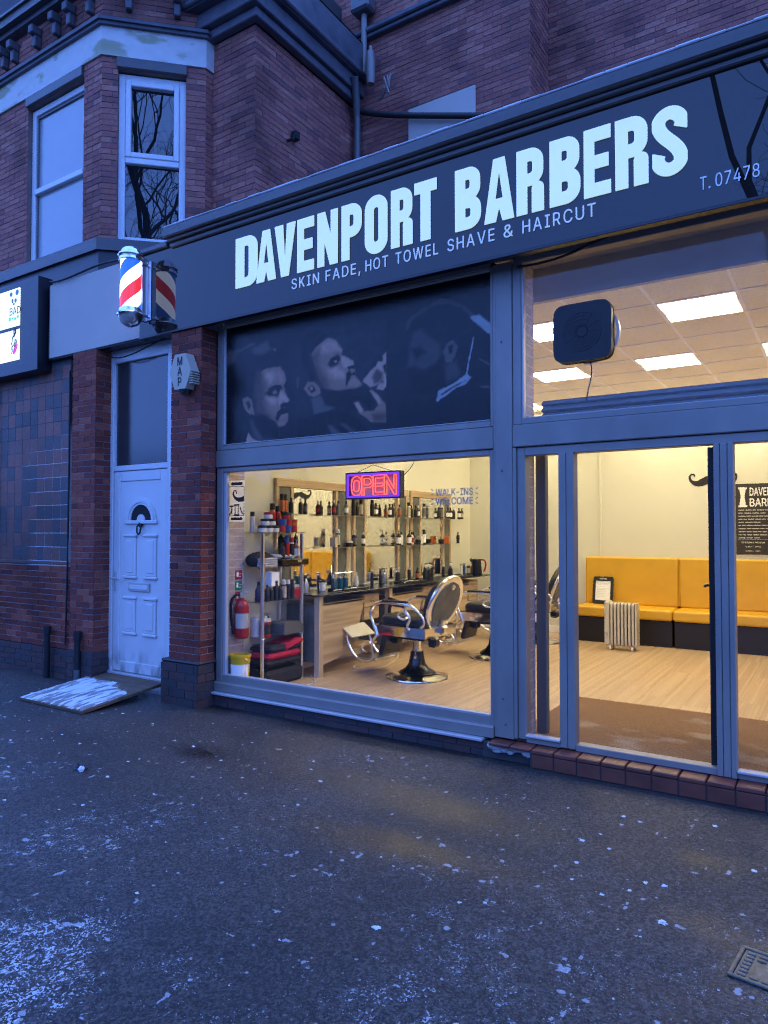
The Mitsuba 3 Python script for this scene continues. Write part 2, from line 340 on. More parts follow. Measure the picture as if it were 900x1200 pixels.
def brick_wall(holder, o, u, nrm, W, H, holes=(), bl=0.225, bh=0.065, joint=0.008, mats=None, limit=300, seed=1, pname='brick', depth=0.03, back=0.0, bond=True, backing='mat_mortar', shift=0.0, budget=None):
    """a face of bricks: o lower corner, u along it, nrm outward; holes (u0,u1,z0,z1); every brick its own piece, the far surplus one mass"""
    r = random.Random(seed)
    o, u, nrm = (np.array(x, float) for x in (o, u, nrm)); zax = np.array([0, 0, 1.0])
    mats = mats or [BR[i] for i in BRW]
    cells = []
    rows = int(round(H / bh)); bh = H / rows
    for i in range(rows):
        z0, z1 = i * bh, (i + 1) * bh - joint
        x = -((i % 2) * bl / 2 if bond else 0) - shift
        while x < W:
            a, b = max(x, 0), min(x + bl - joint, W)
            x += bl
            if b - a < 0.03: continue
            segs = [(a, b)]
            for h in holes:
                if z1 > h[2] + 0.005 and z0 < h[3] - 0.005:
                    ns = []
                    for s in segs:
                        if s[1] <= h[0] or s[0] >= h[1]: ns.append(s); continue
                        if h[0] - s[0] > 0.025: ns.append((s[0], h[0]))
                        if s[1] - h[1] > 0.025: ns.append((h[1], s[1]))
                    segs = ns
            for s in segs: cells.append((s[0], s[1], z0, z1))
    def mtx(c):
        pr = r.uniform(-0.0025, 0.0025)
        M = np.eye(4)
        M[:3, 0] = u * (c[1] - c[0]); M[:3, 1] = -nrm * depth; M[:3, 2] = zax * (c[3] - c[2])
        M[:3, 3] = o + u * c[0] + zax * c[2] + nrm * (0.0 + pr)
        if np.linalg.det(M[:3, :3]) < 0:
            M[:3, 3] = M[:3, 3] + M[:3, 0]; M[:3, 0] *= -1
        return M
    cells.sort(key=lambda c: float(np.linalg.norm(o + u * (c[0] + c[1]) / 2 + zax * c[2] - eye)))
    rest = {}
    for k, c in enumerate(cells):
        b = r.choice(mats); M = mtx(c)
        if k < limit:
            scene[numbered(holder + '__' + pname)] = {**unit_brick(b), 'to_world': T(M.tolist())}
        else:
            m = box(0, 1, 0, 1, 0, 1); m.apply_transform(M); rest.setdefault(b, []).append(m)
    for b, ms in rest.items():
        part(holder, 'far_brickwork', cat_(ms), b, kind='stuff')
    # the mortar bed, 5 mm behind the faces
    quads = []
    zs = sorted({0, H, *[min(max(z, 0), H) for h in holes for z in h[2:]]})
    for z0, z1 in zip(zs[:-1], zs[1:]):
        segs = [(0, W)]
        for h in holes:
            if h[2] <= z0 + 1e-6 and h[3] >= z1 - 1e-6:
                ns = []
                for s in segs:
                    if s[1] <= h[0] or s[0] >= h[1]: ns.append(s); continue
                    if h[0] > s[0]: ns.append((s[0], h[0]))
                    if s[1] > h[1]: ns.append((h[1], s[1]))
                segs = ns
        for s in segs:
            s = (s[0] + (0.01 if s[0] == 0 else 0), s[1] - (0.01 if s[1] == W else 0))
            m = box(0, 1, 0, 1, 0, 1); M = np.eye(4)
            M[:3, 0] = u * (s[1] - s[0]); M[:3, 1] = -nrm * 0.09; M[:3, 2] = zax * (z1 - z0); M[:3, 3] = o + u * s[0] + zax * z0 - nrm * 0.006
            if np.linalg.det(M[:3, :3]) < 0: M[:3, 3] += M[:3, 0]; M[:3, 0] *= -1
            m.apply_transform(M); quads.append(m)
    part(holder, 'mortar', cat_(quads), backing)

# brick pillar between the white door and the shop window
k = thing('brick_pillar', 'red brick pillar with dark plinth between white door and lit shop window', 'pillar')
brick_wall(k, (-5.40, -0.185, 0.42), (1, 0, 0), (0, -1, 0), 0.411, 3.12, seed=2, limit=300, back=0.1)
brick_wall(k, (-4.985, -0.18, 0.42), (0, 1, 0), (1, 0, 0), 0.18, 3.12, seed=3, limit=300, bl=0.2)
part(k, 'core', box(-5.36, -5.03, -0.14, 0.06, 0.0, 3.55), 'mat_mortar_dark')
brick_wall(k, (-5.455, -0.235, 0.0), (1, 0, 0), (0, -1, 0), 0.496, 0.39, seed=4, mats=DARKBR, bh=0.078, backing='mat_mortar_dark')
brick_wall(k, (-4.955, -0.23, 0.0), (0, 1, 0), (1, 0, 0), 0.20, 0.39, seed=5, mats=DARKBR, bh=0.078, bl=0.2, backing='mat_mortar_dark')
part(k, 'plinth_cap', cbox(-5.457, -4.95, -0.238, -0.0, 0.392, 0.42, 0.012), DARKBR[0])

# brick pillar left of the white door
k = thing('brick_pillar', 'red brick pillar between the tiled wall and the white door', 'pillar')
brick_wall(k, (-6.99, -0.185, 0.36), (1, 0, 0), (0, -1, 0), 0.406, 3.2, seed=6)
brick_wall(k, (-6.58, -0.18, 0.36), (0, 1, 0), (1, 0, 0), 0.18, 3.2, seed=7, bl=0.2)
part(k, 'core', box(-6.95, -6.64, -0.14, 0.06, 0.0, 3.55), 'mat_mortar_dark')
brick_wall(k, (-7.0, -0.205, 0.0), (1, 0, 0), (0, -1, 0), 0.426, 0.36, seed=8, mats=DARKBR, bh=0.072, backing='mat_mortar_dark')
brick_wall(k, (-6.57, -0.2, 0.0), (0, 1, 0), (1, 0, 0), 0.20, 0.36, seed=9, mats=DARKBR, bh=0.072, bl=0.2, backing='mat_mortar_dark')

# the neighbour's wall: glazed tiles over brick
k = thing('tiled_wall', 'wall of square red and grey tiles over brickwork beside the white door', 'wall')
tr = random.Random(11)
TW, TH = 0.1545, 0.1565
tiles_m = {b: mikit.ply(cbox(0, 1, 0, 1, 0, 1, 0.02), b) for b in ('mat_wall_tile_red', 'mat_wall_tile_blue', 'mat_wall_tile_brown')}
for i in range(14):
    for j in range(12):
        x1 = -7.165 - j * TW; z0 = 1.295 + i * TH
        low = i < 1
        p = tr.random()
        b = 'mat_wall_tile_blue' if p < (0.5 if (low or i > 8) else 0.24) else ('mat_wall_tile_brown' if p < 0.55 else 'mat_wall_tile_red')
        dz = tr.uniform(-0.001, 0.001)
        scene[numbered(k + '__tile')] = {**tiles_m[b], 'to_world': T().translate([x1 - TW + 0.006, -0.104 + dz, z0]).scale([TW - 0.006, 0.02, TH - 0.006])}
part(k, 'grout', box(-9.6, -7.15, -0.101, 0.05, 1.24, 3.56), 'mat_grout')
part(k, 'ledge', cbox(-9.6, -7.15, -0.112, -0.06, 1.25, 1.288, 0.005), 'mat_wall_tile_brown')
brick_wall(k, (-9.4, -0.105, 0.33), (1, 0, 0), (0, -1, 0), 2.41, 0.91, seed=12, limit=300)
brick_wall(k, (-9.4, -0.115, 0.0), (1, 0, 0), (0, -1, 0), 2.41, 0.32, seed=13, mats=DARKBR, limit=300, backing='mat_mortar_dark')
# cable, pipes on it
solo('cable', tube([(-7.135, -0.125, 3.4), (-7.13, -0.125, 2.4), (-7.137, -0.125, 1.3), (-7.15, -0.13, 0.42), (-7.147, -0.13, 0.38)], 0.011, 6), 'mat_black', 30,
     'black cable running down the joint between tiled wall and brick pillar', 'cable')
solo('cable', tube([(-8.62, -0.125, 3.4), (-8.61, -0.125, 2.0), (-8.6, -0.125, 0.6), (-8.58, -0.125, 0.3)], 0.009, 6), 'mat_black', 30,
     'thin black cable down the tiled wall at the left picture edge', 'cable')
for x, wht, lab in ((-7.44, False, 'short black vent pipe standing against the brickwork under the tiles'), (-6.78, True, 'short black vent pipe with grey foot in front of pillar left of door')):
    q = thing('vent_pipe', lab, 'pipe', 'short pipes at the wall foot')
    part(q, 'stem', tube([(x, -0.235 if wht else -0.165, 0.17 if wht else 0), (x, -0.235 if wht else -0.165, 0.55)], 0.033, 12), 'mat_black', 40)
    part(q, 'collar', tube([(x, -0.235 if wht else -0.165, 0.48), (x, -0.235 if wht else -0.165, 0.57)], 0.042, 12), 'mat_black', 40)
    if wht: part(q, 'foot', tube([(x, -0.235, 0.0), (x, -0.235, 0.17)], 0.03, 12), 'mat_grey_metal', 40)

# ------------------------------------------------------------------ white front door with transom light
k = thing('front_door', 'white panelled plastic door with arched light and tall transom pane', 'door')
fx0, fx1 = -6.645, -5.60
part(k, 'frame', cat_([cbox(fx0, -6.535, 0.0, 0.09, 0.13, 3.56, 0.006), cbox(-5.675, fx1, 0.0, 0.09, 0.13, 3.56, 0.006), cbox(-6.535, -5.675, 0.003, 0.09, 2.262, 2.305, 0.005),
                       cbox(-6.535, -5.675, 0.002, 0.09, 3.42, 3.56, 0.005)]), 'mat_upvc')
part(k, 'threshold', cbox(fx0, fx1, -0.02, 0.1, 0.10, 0.148, 0.008), 'mat_frame_light')
part(k, 'transom_pane', box(-6.535, -5.675, 0.035, 0.045, 2.305, 3.42), 'mat_transom_glass')
part(k, 'glazing_bead', cat_([cbox(-6.535, -6.52, 0.012, 0.04, 2.32, 3.42, 0.003), cbox(-5.69, -5.675, 0.012, 0.04, 2.32, 3.42, 0.003), cbox(-6.535, -5.675, 0.012, 0.04, 2.305, 2.32, 0.003)]), 'mat_upvc')
leaf = part(k, 'leaf', cat_([cbox(-6.528, -6.425, 0.012, 0.07, 0.155, 2.255, 0.006), cbox(-5.785, -5.682, 0.012, 0.07, 0.155, 2.255, 0.006),
                             cbox(-6.425, -5.785, 0.0125, 0.07, 2.15, 2.255, 0.006), cbox(-6.425, -5.785, 0.0125, 0.07, 0.155, 0.265, 0.006), box(-6.43, -5.78, 0.024, 0.065, 0.25, 2.16)]), 'mat_upvc')
def half_ring(cx, cz, r0, r1, y, d):
    a = np.linspace(0, np.pi, 21)
    poly = sg.Polygon(list(zip(r1 * np.cos(a), r1 * np.sin(a))) + (list(zip(r0 * np.cos(a[::-1]), r0 * np.sin(a[::-1]))) if r0 > 0 else []))
    return upright(extr(poly, d), cx, y, cz)
acx, acz = -6.085, 1.735
part(leaf, 'arch_moulding', cat_([half_ring(acx, acz, 0.165, 0.235, 0.025, 0.018), half_ring(acx, acz, 0.19, 0.215, 0.008, 0.01), cbox(acx - 0.255, acx + 0.255, -0.002, 0.023, 1.70, 1.738, 0.006)]), 'mat_upvc', 30)
part(leaf, 'arch_pane', half_ring(acx, acz + 0.005, 0.0, 0.163, 0.023, 0.004), 'mat_transom_glass', 30)
part(leaf, 'arch_hub', half_ring(acx, acz + 0.004, 0.0, 0.06, 0.022, 0.014), 'mat_upvc', 30)
for x0, x1 in ((-6.355, -6.15), (-6.035, -5.83)):
    for z0, z1 in ((1.13, 1.595), (0.545, 0.945)):
        part(leaf, 'panel', cat_([cbox(x0 + 0.012, x1 - 0.012, 0.010, 0.024, z0 + 0.03, z1 - 0.03, 0.008), cbox(x0 + 0.045, x1 - 0.045, 0.002, 0.02, z0 + 0.06, z1 - 0.06, 0.008),
                                  cbox(x0 - 0.004, x1 + 0.004, -0.004, 0.023, z1 - 0.03, z1, 0.008), cbox(x0 - 0.004, x1 + 0.004, -0.004, 0.023, z0, z0 + 0.03, 0.008)]), 'mat_upvc')
part(leaf, 'letter_plate', cat_([cbox(-6.27, -5.94, 0.004, 0.024, 1.0, 1.09, 0.006)]), 'mat_frame_light')
part(leaf, 'letter_flap', cbox(-6.245, -5.965, -0.002, 0.02, 1.02, 1.068, 0.005), 'mat_upvc')
part(leaf, 'door_knocker', cat_([lathe([(0, 0), (0.03, 0.002), (0.036, 0.012), (0.0, 0.02)], 16).apply_transform(trimesh.transformations.rotation_matrix(math.pi / 2, [1, 0, 0])).apply_translation((acx, 0.02, 1.70)),
     tube([(acx, 0.0, 1.71), (acx - 0.03, -0.012, 1.67), (acx - 0.024, -0.016, 1.61), (acx, -0.018, 1.59), (acx + 0.024, -0.016, 1.61), (acx + 0.03, -0.012, 1.67), (acx, 0.0, 1.71)], 0.009, 8)]), 'mat_black', 40)
part(leaf, 'handle', cat_([cbox(-6.505, -6.475, 0.0, 0.014, 0.99, 1.2, 0.005), tube([(-6.49, 0.0, 1.13), (-6.49, -0.045, 1.13), (-6.47, -0.05, 1.13), (-6.38, -0.05, 1.128)], 0.009, 8),
                           cbox(-6.495, -6.485, -0.004, 0.002, 1.02, 1.05, 0.002)]), 'mat_frame_light', 40)

# wooden ramp board lying from the threshold to the pavement
RA = math.atan2(0.095, 0.91)
def ramp_box(x0, x1, s0, s1, t0, t1):
    m = cbox(x0, x1, s0, s1, t0, t1, 0.004)
    m.apply_transform(trimesh.transformations.rotation_matrix(RA, [1, 0, 0])); m.apply_translation((0, -0.925, 0.002)); return m
k = thing('ramp_board', 'wooden plank ramp covered with snow leading up to the white door', 'ramp')
xs = np.linspace(-6.655, -5.655, 6)
for a, b in zip(xs[:-1], xs[1:]):
    part(k, 'plank', ramp_box(a + 0.0015, b - 0.0015, 0, 0.925, 0.0, 0.03), 'mat_ramp')
part(k, 'batten', cat_([ramp_box(-6.6, -5.70, 0.62, 0.70, -0.045, -0.002)]), 'mat_dark_timber')

matte('mat_snow_thin', mikit.proc(lambda p, n, uv: MIX((0.22, 0.20, 0.19), (0.58, 0.59, 0.61), SS(0.34, 0.58, F(p.x * 26, p.y * 7, 1.0, 4)))), 0.8)
nu, nv = 110, 96
U, V = np.meshgrid(np.linspace(0, 1, nu), np.linspace(0, 1, nv), indexing='ij')
g3 = np.stack([U * 9, V * 5, U * 0], -1)
edge = 0.76 + 0.10 * (meshkit.fbm(np.stack([U * 6, V * 1.5, U * 0 + 2], -1), 4) - .5) * 2 - 0.22 * np.clip((U - .45) / .5, 0, 1)
hgt = np.minimum(np.minimum(edge - V, V + .012 - .03 * meshkit.noise(g3 * 2.5)) * 1.2, np.minimum(U + .005, .975 - U) * 1.2)
hgt = np.minimum(hgt, 0.10) * .12 + .017 * (meshkit.fbm(np.stack([U * 30, V * 7, U * 0 + 5], -1), 4) - .56) - .0015
P3 = np.stack([-6.655 + U * 1.0, V * .925, .030 + np.clip(hgt, -.004, .02)], -1).reshape(-1, 3)
idx = np.arange(nu * nv).reshape(nu, nv)
fq = np.concatenate([np.stack([idx[:-1, :-1], idx[1:, :-1], idx[1:, 1:]], -1).reshape(-1, 3), np.stack([idx[:-1, :-1], idx[1:, 1:], idx[:-1, 1:]], -1).reshape(-1, 3)])
fq = fq[(hgt.reshape(-1)[fq] > -.001).any(1)]
sm = trimesh.Trimesh(P3, fq, process=False); sm.remove_unreferenced_vertices()
sm.apply_transform(trimesh.transformations.rotation_matrix(RA, [1, 0, 0])); sm.apply_translation((0, -0.925, 0.002))
part(k, 'snow_cover', sm, 'mat_snow_thin', True)

# ------------------------------------------------------------------ shopfront
k = SF = thing('shopfront', 'grey painted shopfront frame around the lit barber shop windows and doorway', 'shopfront')
part(k, 'post', cat_([cbox(-2.129, -1.981, 0.0, 0.12, 0.14, 3.58, 0.005), box(-2.115, -2.108, -0.002, 0.0, 0.2, 3.57)]), 'mat_frame')
for bx_, bz_ in ((-2.06, 2.06), (-2.06, 0.42), (-2.04, 0.24), (-2.06, 3.0)):
    part(k, 'bolt', lathe([(0, 0), (.009, 0), (.008, .004), (0, .005)], 10).apply_transform(trimesh.transformations.rotation_matrix(math.pi / 2, [1, 0, 0])).apply_translation((bx_, 0.0, bz_)), 'mat_frame_shadow')
part(k, 'rail', cbox(-4.984, -2.131, 0.0, 0.12, 2.226, 2.386, 0.006), 'mat_frame')
part(k, 'rail', cbox(-1.979, 1.5, 0.0, 0.12, 2.226, 2.386, 0.006), 'mat_frame')
w1 = part(k, 'window_frame', cat_([cbox(-4.983, -4.905, 0.015, 0.11, 0.212, 2.222, 0.004), cbox(-2.163, -2.131, 0.015, 0.11, 0.212, 2.222, 0.004), cbox(-4.905, -2.163, 0.017, 0.11, 2.182, 2.222, 0.004),
                                   cbox(-4.905, -2.163, 0.017, 0.11, 0.212, 0.278, 0.004)]), 'mat_frame', label='frame of the big lit shop window')
part(w1, 'glazing_bead', cat_([cbox(-4.905, -4.872, 0.03, 0.07, 0.286, 2.182, 0.003), cbox(-2.172, -2.163, 0.03, 0.07, 0.286, 2.182, 0.003), cbox(-4.905, -2.163, 0.022, 0.07, 0.278, 0.287, 0.002)]), 'mat_frame_light')
part(w1, 'pane', box(-4.872, -2.172, 0.052, 0.0525, 0.286, 2.182) if False else trimesh.Trimesh([[-4.872, .052, .286], [-2.172, .052, .286], [-2.172, .052, 2.182], [-4.872, .052, 2.182]], [[0, 1, 2], [0, 2, 3]], process=False), 'mat_glass')
part(k, 'sill', cat_([cbox(-4.984, -2.131, -0.02, 0.11, 0.128, 0.21, 0.006), cbox(-4.984, -2.131, -0.012, 0.1, 0.196, 0.216, 0.004)]), 'mat_frame')
part(k, 'sill_nosing', cbox(-5.0, -2.2, -0.065, 0.05, 0.103, 0.127, 0.006), 'mat_frame_light')
# base course below the window, black brick
brick_wall(k, (-5.0, -0.03, 0.0), (1, 0, 0), (0, -1, 0), 2.80, 0.10, seed=21, mats=DARKBR, bh=0.05, backing='mat_mortar_dark')
# poster light above
w2 = part(k, 'window_frame', cat_([cbox(-4.983, -4.905, 0.012, 0.11, 2.39, 3.575, 0.004), cbox(-2.155, -2.131, 0.012, 0.11, 2.39, 3.575, 0.004), cbox(-4.905, -2.155, 0.014, 0.11, 2.39, 2.437, 0.004),
                                   cbox(-4.905, -2.155, 0.014, 0.11, 3.575, 3.64, 0.004)]), 'mat_frame', label='frame around the dark poster window')
part(w2, 'glazing_bead', cat_([cbox(-4.905, -4.884, 0.018, 0.06, 2.445, 3.545, 0.003), cbox(-4.905, -2.155, 0.010, 0.06, 2.437, 2.444, 0.002)]), 'mat_frame_light')
part(w2, 'gilt_strip', cat_([cbox(-4.93, -2.155, 0.006, 0.06, 3.548, 3.560, 0.003), cbox(-4.93, -2.155, 0.009, 0.06, 3.565, 3.574, 0.003)]), 'mat_box_cream')
# right upper window
w3 = part(k, 'window_frame', cat_([cbox(-1.979, -1.915, 0.012, 0.11, 2.388, 3.60, 0.004), cbox(-1.915, 1.5, 0.014, 0.11, 2.388, 2.43, 0.004), cbox(-1.915, 1.5, 0.014, 0.11, 3.555, 3.60, 0.004)]), 'mat_frame', label='frame of the upper window with the fan')
part(w3, 'glazing_bead', cat_([cbox(-1.915, -1.900, 0.022, 0.07, 2.438, 3.55, 0.003), cbox(-1.915, 1.5, 0.018, 0.07, 2.430, 2.437, 0.002)]), 'mat_frame_light')
part(w3, 'pane', trimesh.Trimesh([[-1.9, .05, 2.437], [1.5, .05, 2.437], [1.5, .05, 3.555], [-1.9, .05, 3.555]], [[0, 1, 2], [0, 2, 3]], process=False), 'mat_glass')
# doorway frame
part(k, 'door_frame', cat_([cbox(-1.979, -1.955, 0.004, 0.11, 0.15, 2.222, 0.003), cbox(-1.953, -1.893, 0.02, 0.11, 0.15, 2.222, 0.004), cbox(-1.893, 1.5, 0.02, 0.11, 2.162, 2.222, 0.004),
                            cbox(-1.893, 1.5, 0.03, 0.10, 2.175, 2.224, 0.002), cbox(-1.893, -1.645, 0.02, 0.11, 0.13, 0.178, 0.004), cbox(-1.54, -0.66, 0.02, 0.11, 0.128, 0.172, 0.004), cbox(-0.55, 1.5, 0.02, 0.11, 0.128, 0.172, 0.004)]), 'mat_frame')
part(k, 'mullion', cat_([cbox(-1.645, -1.594, 0.008, 0.11, 0.14, 2.165, 0.004), cbox(-1.592, -1.54, 0.012, 0.11, 0.14, 2.165, 0.004)]), 'mat_frame')
part(k, 'mullion', cat_([cbox(-0.66, -0.627, 0.006, 0.11, 0.13, 2.165, 0.004), cbox(-0.625, -0.582, 0.010, 0.11, 0.13, 2.165, 0.004), cbox(-0.58, -0.55, 0.004, 0.11, 0.13, 2.165, 0.004)]), 'mat_frame')
part(k, 'head_shadow_gap', cbox(-1.979, 1.5, 0.03, 0.12, 2.2225, 2.2255, 0.001), 'mat_frame_shadow')
part(k, 'weatherbar', cat_([cbox(-1.893, -1.645, -0.004, 0.06, 0.172, 0.188, 0.004), cbox(-0.55, 1.5, -0.004, 0.06, 0.166, 0.182, 0.004)]), 'mat_frame_light')
for x0, x1 in ((-1.89, -1.645), (-0.55, 1.5)):
    part(k, 'side_pane', trimesh.Trimesh([[x0, .055, .18], [x1, .055, .18], [x1, .055, 2.165], [x0, .055, 2.165]], [[0, 1, 2], [0, 2, 3]], process=False), 'mat_glass')
part(k, 'header', cat_([box(-5.0, 1.9, 0.025, 0.12, 3.641, 4.42), box(-5.45, 1.9, -0.15, 0.02, 3.66, 4.36)]), 'mat_dark_timber')
# open door leaf, swung into the shop
dl = thing('shop_door', 'black framed glass shop door standing open into the shop', 'door')
def leafbox(s0, s1, t0, t1, z0, z1, c=0.004):
    m = cbox(s0, s1, t0, t1, z0, z1, c); m.apply_transform(trimesh.transformations.rotation_matrix(math.radians(97.5), [0, 0, 1])); m.apply_translation((-0.672, 0.075, 0)); return m
part(dl, 'stile', leafbox(0.0, 0.07, -0.02, 0.03, 0.15, 2.15), 'mat_black')
part(dl, 'stile', leafbox(0.75, 0.83, -0.02, 0.03, 0.15, 2.15), 'mat_black')
part(dl, 'crossrail', cat_([leafbox(0.07, 0.75, -0.018, 0.028, 2.05, 2.15), leafbox(0.07, 0.75, -0.018, 0.028, 0.15, 0.30)]), 'mat_black')
part(dl, 'pane', leafbox(0.07, 0.75, 0.004, 0.008, 0.30, 2.05, 0.001), 'mat_dark_glass')
part(dl, 'handle', cat_([leafbox(0.765, 0.815, 0.03, 0.036, 1.10, 1.30), leafbox(0.70, 0.80, 0.055, 0.075, 1.22, 1.24, 0.006), leafbox(0.78, 0.80, 0.03, 0.06, 1.222, 1.238)]), 'mat_black_gloss')

# quarry tile step
k = thing('door_step', 'low step of red quarry tiles under the shop doorway', 'step')
x = -1.812
i = 0
tr = random.Random(5)
while x < 1.0:
    w = 0.158
    dz = tr.uniform(-0.002, 0.002)
    part(k, 'tile', cat_([cbox(x + 0.004, x + w - 0.004, -0.11, 0.028, 0.098 + dz, 0.127 + dz, 0.006), cbox(x + 0.004, x + w - 0.004, -0.104, -0.085, 0.004, 0.094, 0.004)]), 'mat_quarry_tile')
    x += w
part(k, 'bed', box(-1.82, 1.1, -0.096, 0.03, 0.0, 0.1), 'mat_mortar_dark')
part(k, 'tile', cbox(-2.13, -1.975, -0.105, 0.028, 0.105, 0.128, 0.006), 'mat_quarry_tile')
part(k, 'tile', cbox(-1.967, -1.818, -0.107, 0.028, 0.105, 0.128, 0.006), 'mat_quarry_tile')
rub = []
for i in range(26):
    m = trimesh.creation.icosphere(1, 0.012 + 0.02 * tr.random()); m.vertices *= 1 + 0.35 * nrng.standard_normal(m.vertices.shape) * 0.6
    m.apply_scale([1.6, 0.7, 0.7]); m.apply_translation((-2.12 + 0.29 * tr.random(), -0.055 - 0.02 * tr.random(), 0.065 + 0.03 * tr.random())); rub.append(m)
part(k, 'crumbling_mortar', cat_(rub), 'mat_render', kind='stuff')
part(k, 'footing', box(-2.2, -1.822, -0.04, 0.05, 0.0, 0.104), 'mat_mortar_dark')

# ------------------------------------------------------------------ fascia sign
FY = -0.2
k = FS = thing('fascia_sign', 'glossy dark fascia board with large lit white letters over the shopfront', 'shop sign')
part(k, 'board', cbox(-5.865, 1.9, FY, -0.155, 3.555, 4.375, 0.003), 'mat_fascia')
part(k, 'cornice', cat_([cbox(-5.42, 1.9, -0.30, 0.2, 4.428, 4.525, 0.012), cbox(-5.40, 1.9, -0.262, 0.2, 4.400, 4.4275, 0.006), cbox(-5.40, 1.9, -0.228, 0.2, 4.355, 4.400, 0.01)]), 'mat_cap')
sv = []
for a in np.arange(-5.42, 1.85, 0.14):
    h = 0.008 + 0.010 * rng.random()
    m = cbox(a, a + 0.141, -0.297 - 0.006 * rng.random(), -0.06, 4.524, 4.526 + h, 0.006); sv.append(m)
part(k, 'snow_edge', cat_(sv), 'mat_snow', kind='stuff')
part(k, 'lower_trim', cbox(-5.865, 1.9, -0.206, -0.15, 3.535, 3.556, 0.003), 'mat_navy')
part(k, 'end_moulding', cat_([cbox(-5.86, -5.43, -0.235, -0.05, 4.377, 4.43, 0.01)]), 'mat_cap')
part(k, 'soffit_board', box(-5.865, 1.9, -0.15, 0.01, 3.63, 3.655), 'mat_dark_timber')

def glyph(ch, w, h):
    P = sg.Polygon; t = min(0.395 * w, 0.105); hb = 0.088
    def rr(x0, y0, x1, y1, r, corners='all'):
        b = sg.box(x0, y0, x1, y1)
        r = min(r, 0.499 * min(x1 - x0, y1 - y0))
        s = sg.box(x0 + r, y0 + r, x1 - r, y1 - r).buffer(r, 8)
        if corners == 'right': s = s.union(sg.box(x0, y0, (x0 + x1) / 2, y1))
        return s
    if ch == 'D': return rr(0, 0, w, h, 0.11, 'right').difference(rr(t, hb * .95, w - t, h - hb * .95, 0.05, 'right'))
    if ch == 'O': return rr(0, -0.006, w, h + 0.006, w / 2).difference(rr(t, hb, w - t, h - hb, (w - 2 * t) / 2))
    if ch == 'E': return union_all([sg.box(0, 0, t, h), sg.box(0, 0, w, hb), sg.box(0, h - hb, w, h), sg.box(0, h / 2 - hb / 2, w * 0.92, h / 2 + hb / 2)])
    if ch == 'T': return union_all([sg.box(0, h - hb, w, h), sg.box(w / 2 - t * .56, 0, w / 2 + t * .56, h)])
    if ch == 'N': return union_all([sg.box(0, 0, t * .85, h), sg.box(w - t * .85, 0, w, h), P([(0, h), (t * .95, h), (w, 0), (w - t * .95, 0)])])
    if ch == 'V': return P([(0, h), (t * 1.02, h), (w / 2, h * .27), (w - t * 1.02, h), (w, h), (w * .68, 0), (w * .32, 0)])
    if ch == 'A': return P([(0, 0), (w * .31, h), (w * .69, h), (w, 0), (w - t * .98, 0), (w - t * .98 - .022, .085), (t * .98 + .022, .085), (t * .98, 0)]).difference(P([(w / 2, h * .80), (w / 2 - .028, h * .36), (w / 2 + .028, h * .36)]))
    if ch == 'P': return sg.box(0, 0, t, h).union(rr(0, h * .40, w, h, 0.10, 'right').difference(rr(t, h * .40 + hb, w - t, h - hb, 0.04, 'right')))
    if ch == 'R':
        return union_all([sg.box(0, 0, t, h), rr(0, h * .42, w * .98, h, 0.10, 'right').difference(rr(t, h * .42 + hb, w * .98 - t, h - hb, 0.04, 'right')),
                          rr(w * .96 - t, -0.05, w, h * .46, 0.05).intersection(sg.box(0, 0, w, h)), sg.box(t, h * .42, w * .8, h * .42 + hb)])
    if ch == 'B':
        return union_all([rr(0, h * .46, w * .97, h, 0.09, 'right').difference(rr(t, h * .46 + hb, w * .97 - t, h - hb, 0.03, 'right')),
                          rr(0, 0, w, h * .54, 0.10, 'right').difference(rr(t, hb, w - t, h * .54 - hb, 0.04, 'right')), sg.box(0, 0, t, h)])
    if ch == 'S':
        c = curve([(w - t / 2, h * .66), (w - t / 2, h * .80), (w * .5, h - hb * .55), (t / 2, h * .80), (t * .6, h * .66), (w / 2, h * .5), (w - t * .6, h * .34), (w - t / 2, h * .20), (w * .5, hb * .55), (t / 2, h * .20), (t / 2, h * .34)], 60)
        return sg.LineString(c).buffer(t / 2, cap_style='flat').intersection(sg.box(0, -.006, w, h + .006))
LET = [('D', -4.535, -4.262), ('A', -4.283, -4.048), ('V', -4.072, -3.83), ('E', -3.82, -3.632), ('N', -3.604, -3.386), ('P', -3.357, -3.15), ('O', -3.128, -2.908), ('R', -2.884, -2.682), ('T', -2.676, -2.474),
       ('B', -2.332, -2.117), ('A', -2.10, -1.865), ('R', -1.857, -1.651), ('B', -1.62, -1.402), ('E', -1.388, -1.204), ('R', -1.186, -0.973), ('S', -0.96, -0.745)]
for ch, x0, x1 in LET:
    z0, z1 = 3.795, 4.245
    g = glyph(ch, x1 - x0 - 0.010, z1 - z0).buffer(0)
    kk = part(k, 'letter', upright(extr(g, 0.008), x0 + 0.005, FY - 0.003, z0), 'mat_lettering')
    scene[kk]['emitter'] = emit((0.30, 0.42, 0.34), 0.06)
for wd, x0, x1 in (('SKIN', -3.877, -3.584), ('FADE,', -3.514, -3.17), ('HOT', -3.119, -2.909), ('TOWEL', -2.84, -2.469), ('SHAVE', -2.391, -2.02), ('&', -1.95, -1.88), ('HAIRCUT', -1.811, -1.309)):
    kk = part(k, 'strapline_word', word(wd, x0, x1, 3.668, 0.088, FY - 0.002, 0.006, gap=0.32), 'mat_lettering')
    scene[kk]['emitter'] = emit((0.10, 0.13, 0.12), 0.03)
for wd, x0, x1 in (('T.', -0.683, -0.627), ('07478', -0.599, -0.366), ('7', -0.315, -0.272)):
    part(k, 'phone_number', word(wd, x0, x1, 3.668, 0.08, FY - 0.002, 0.004, gap=0.25), 'mat_lettering')

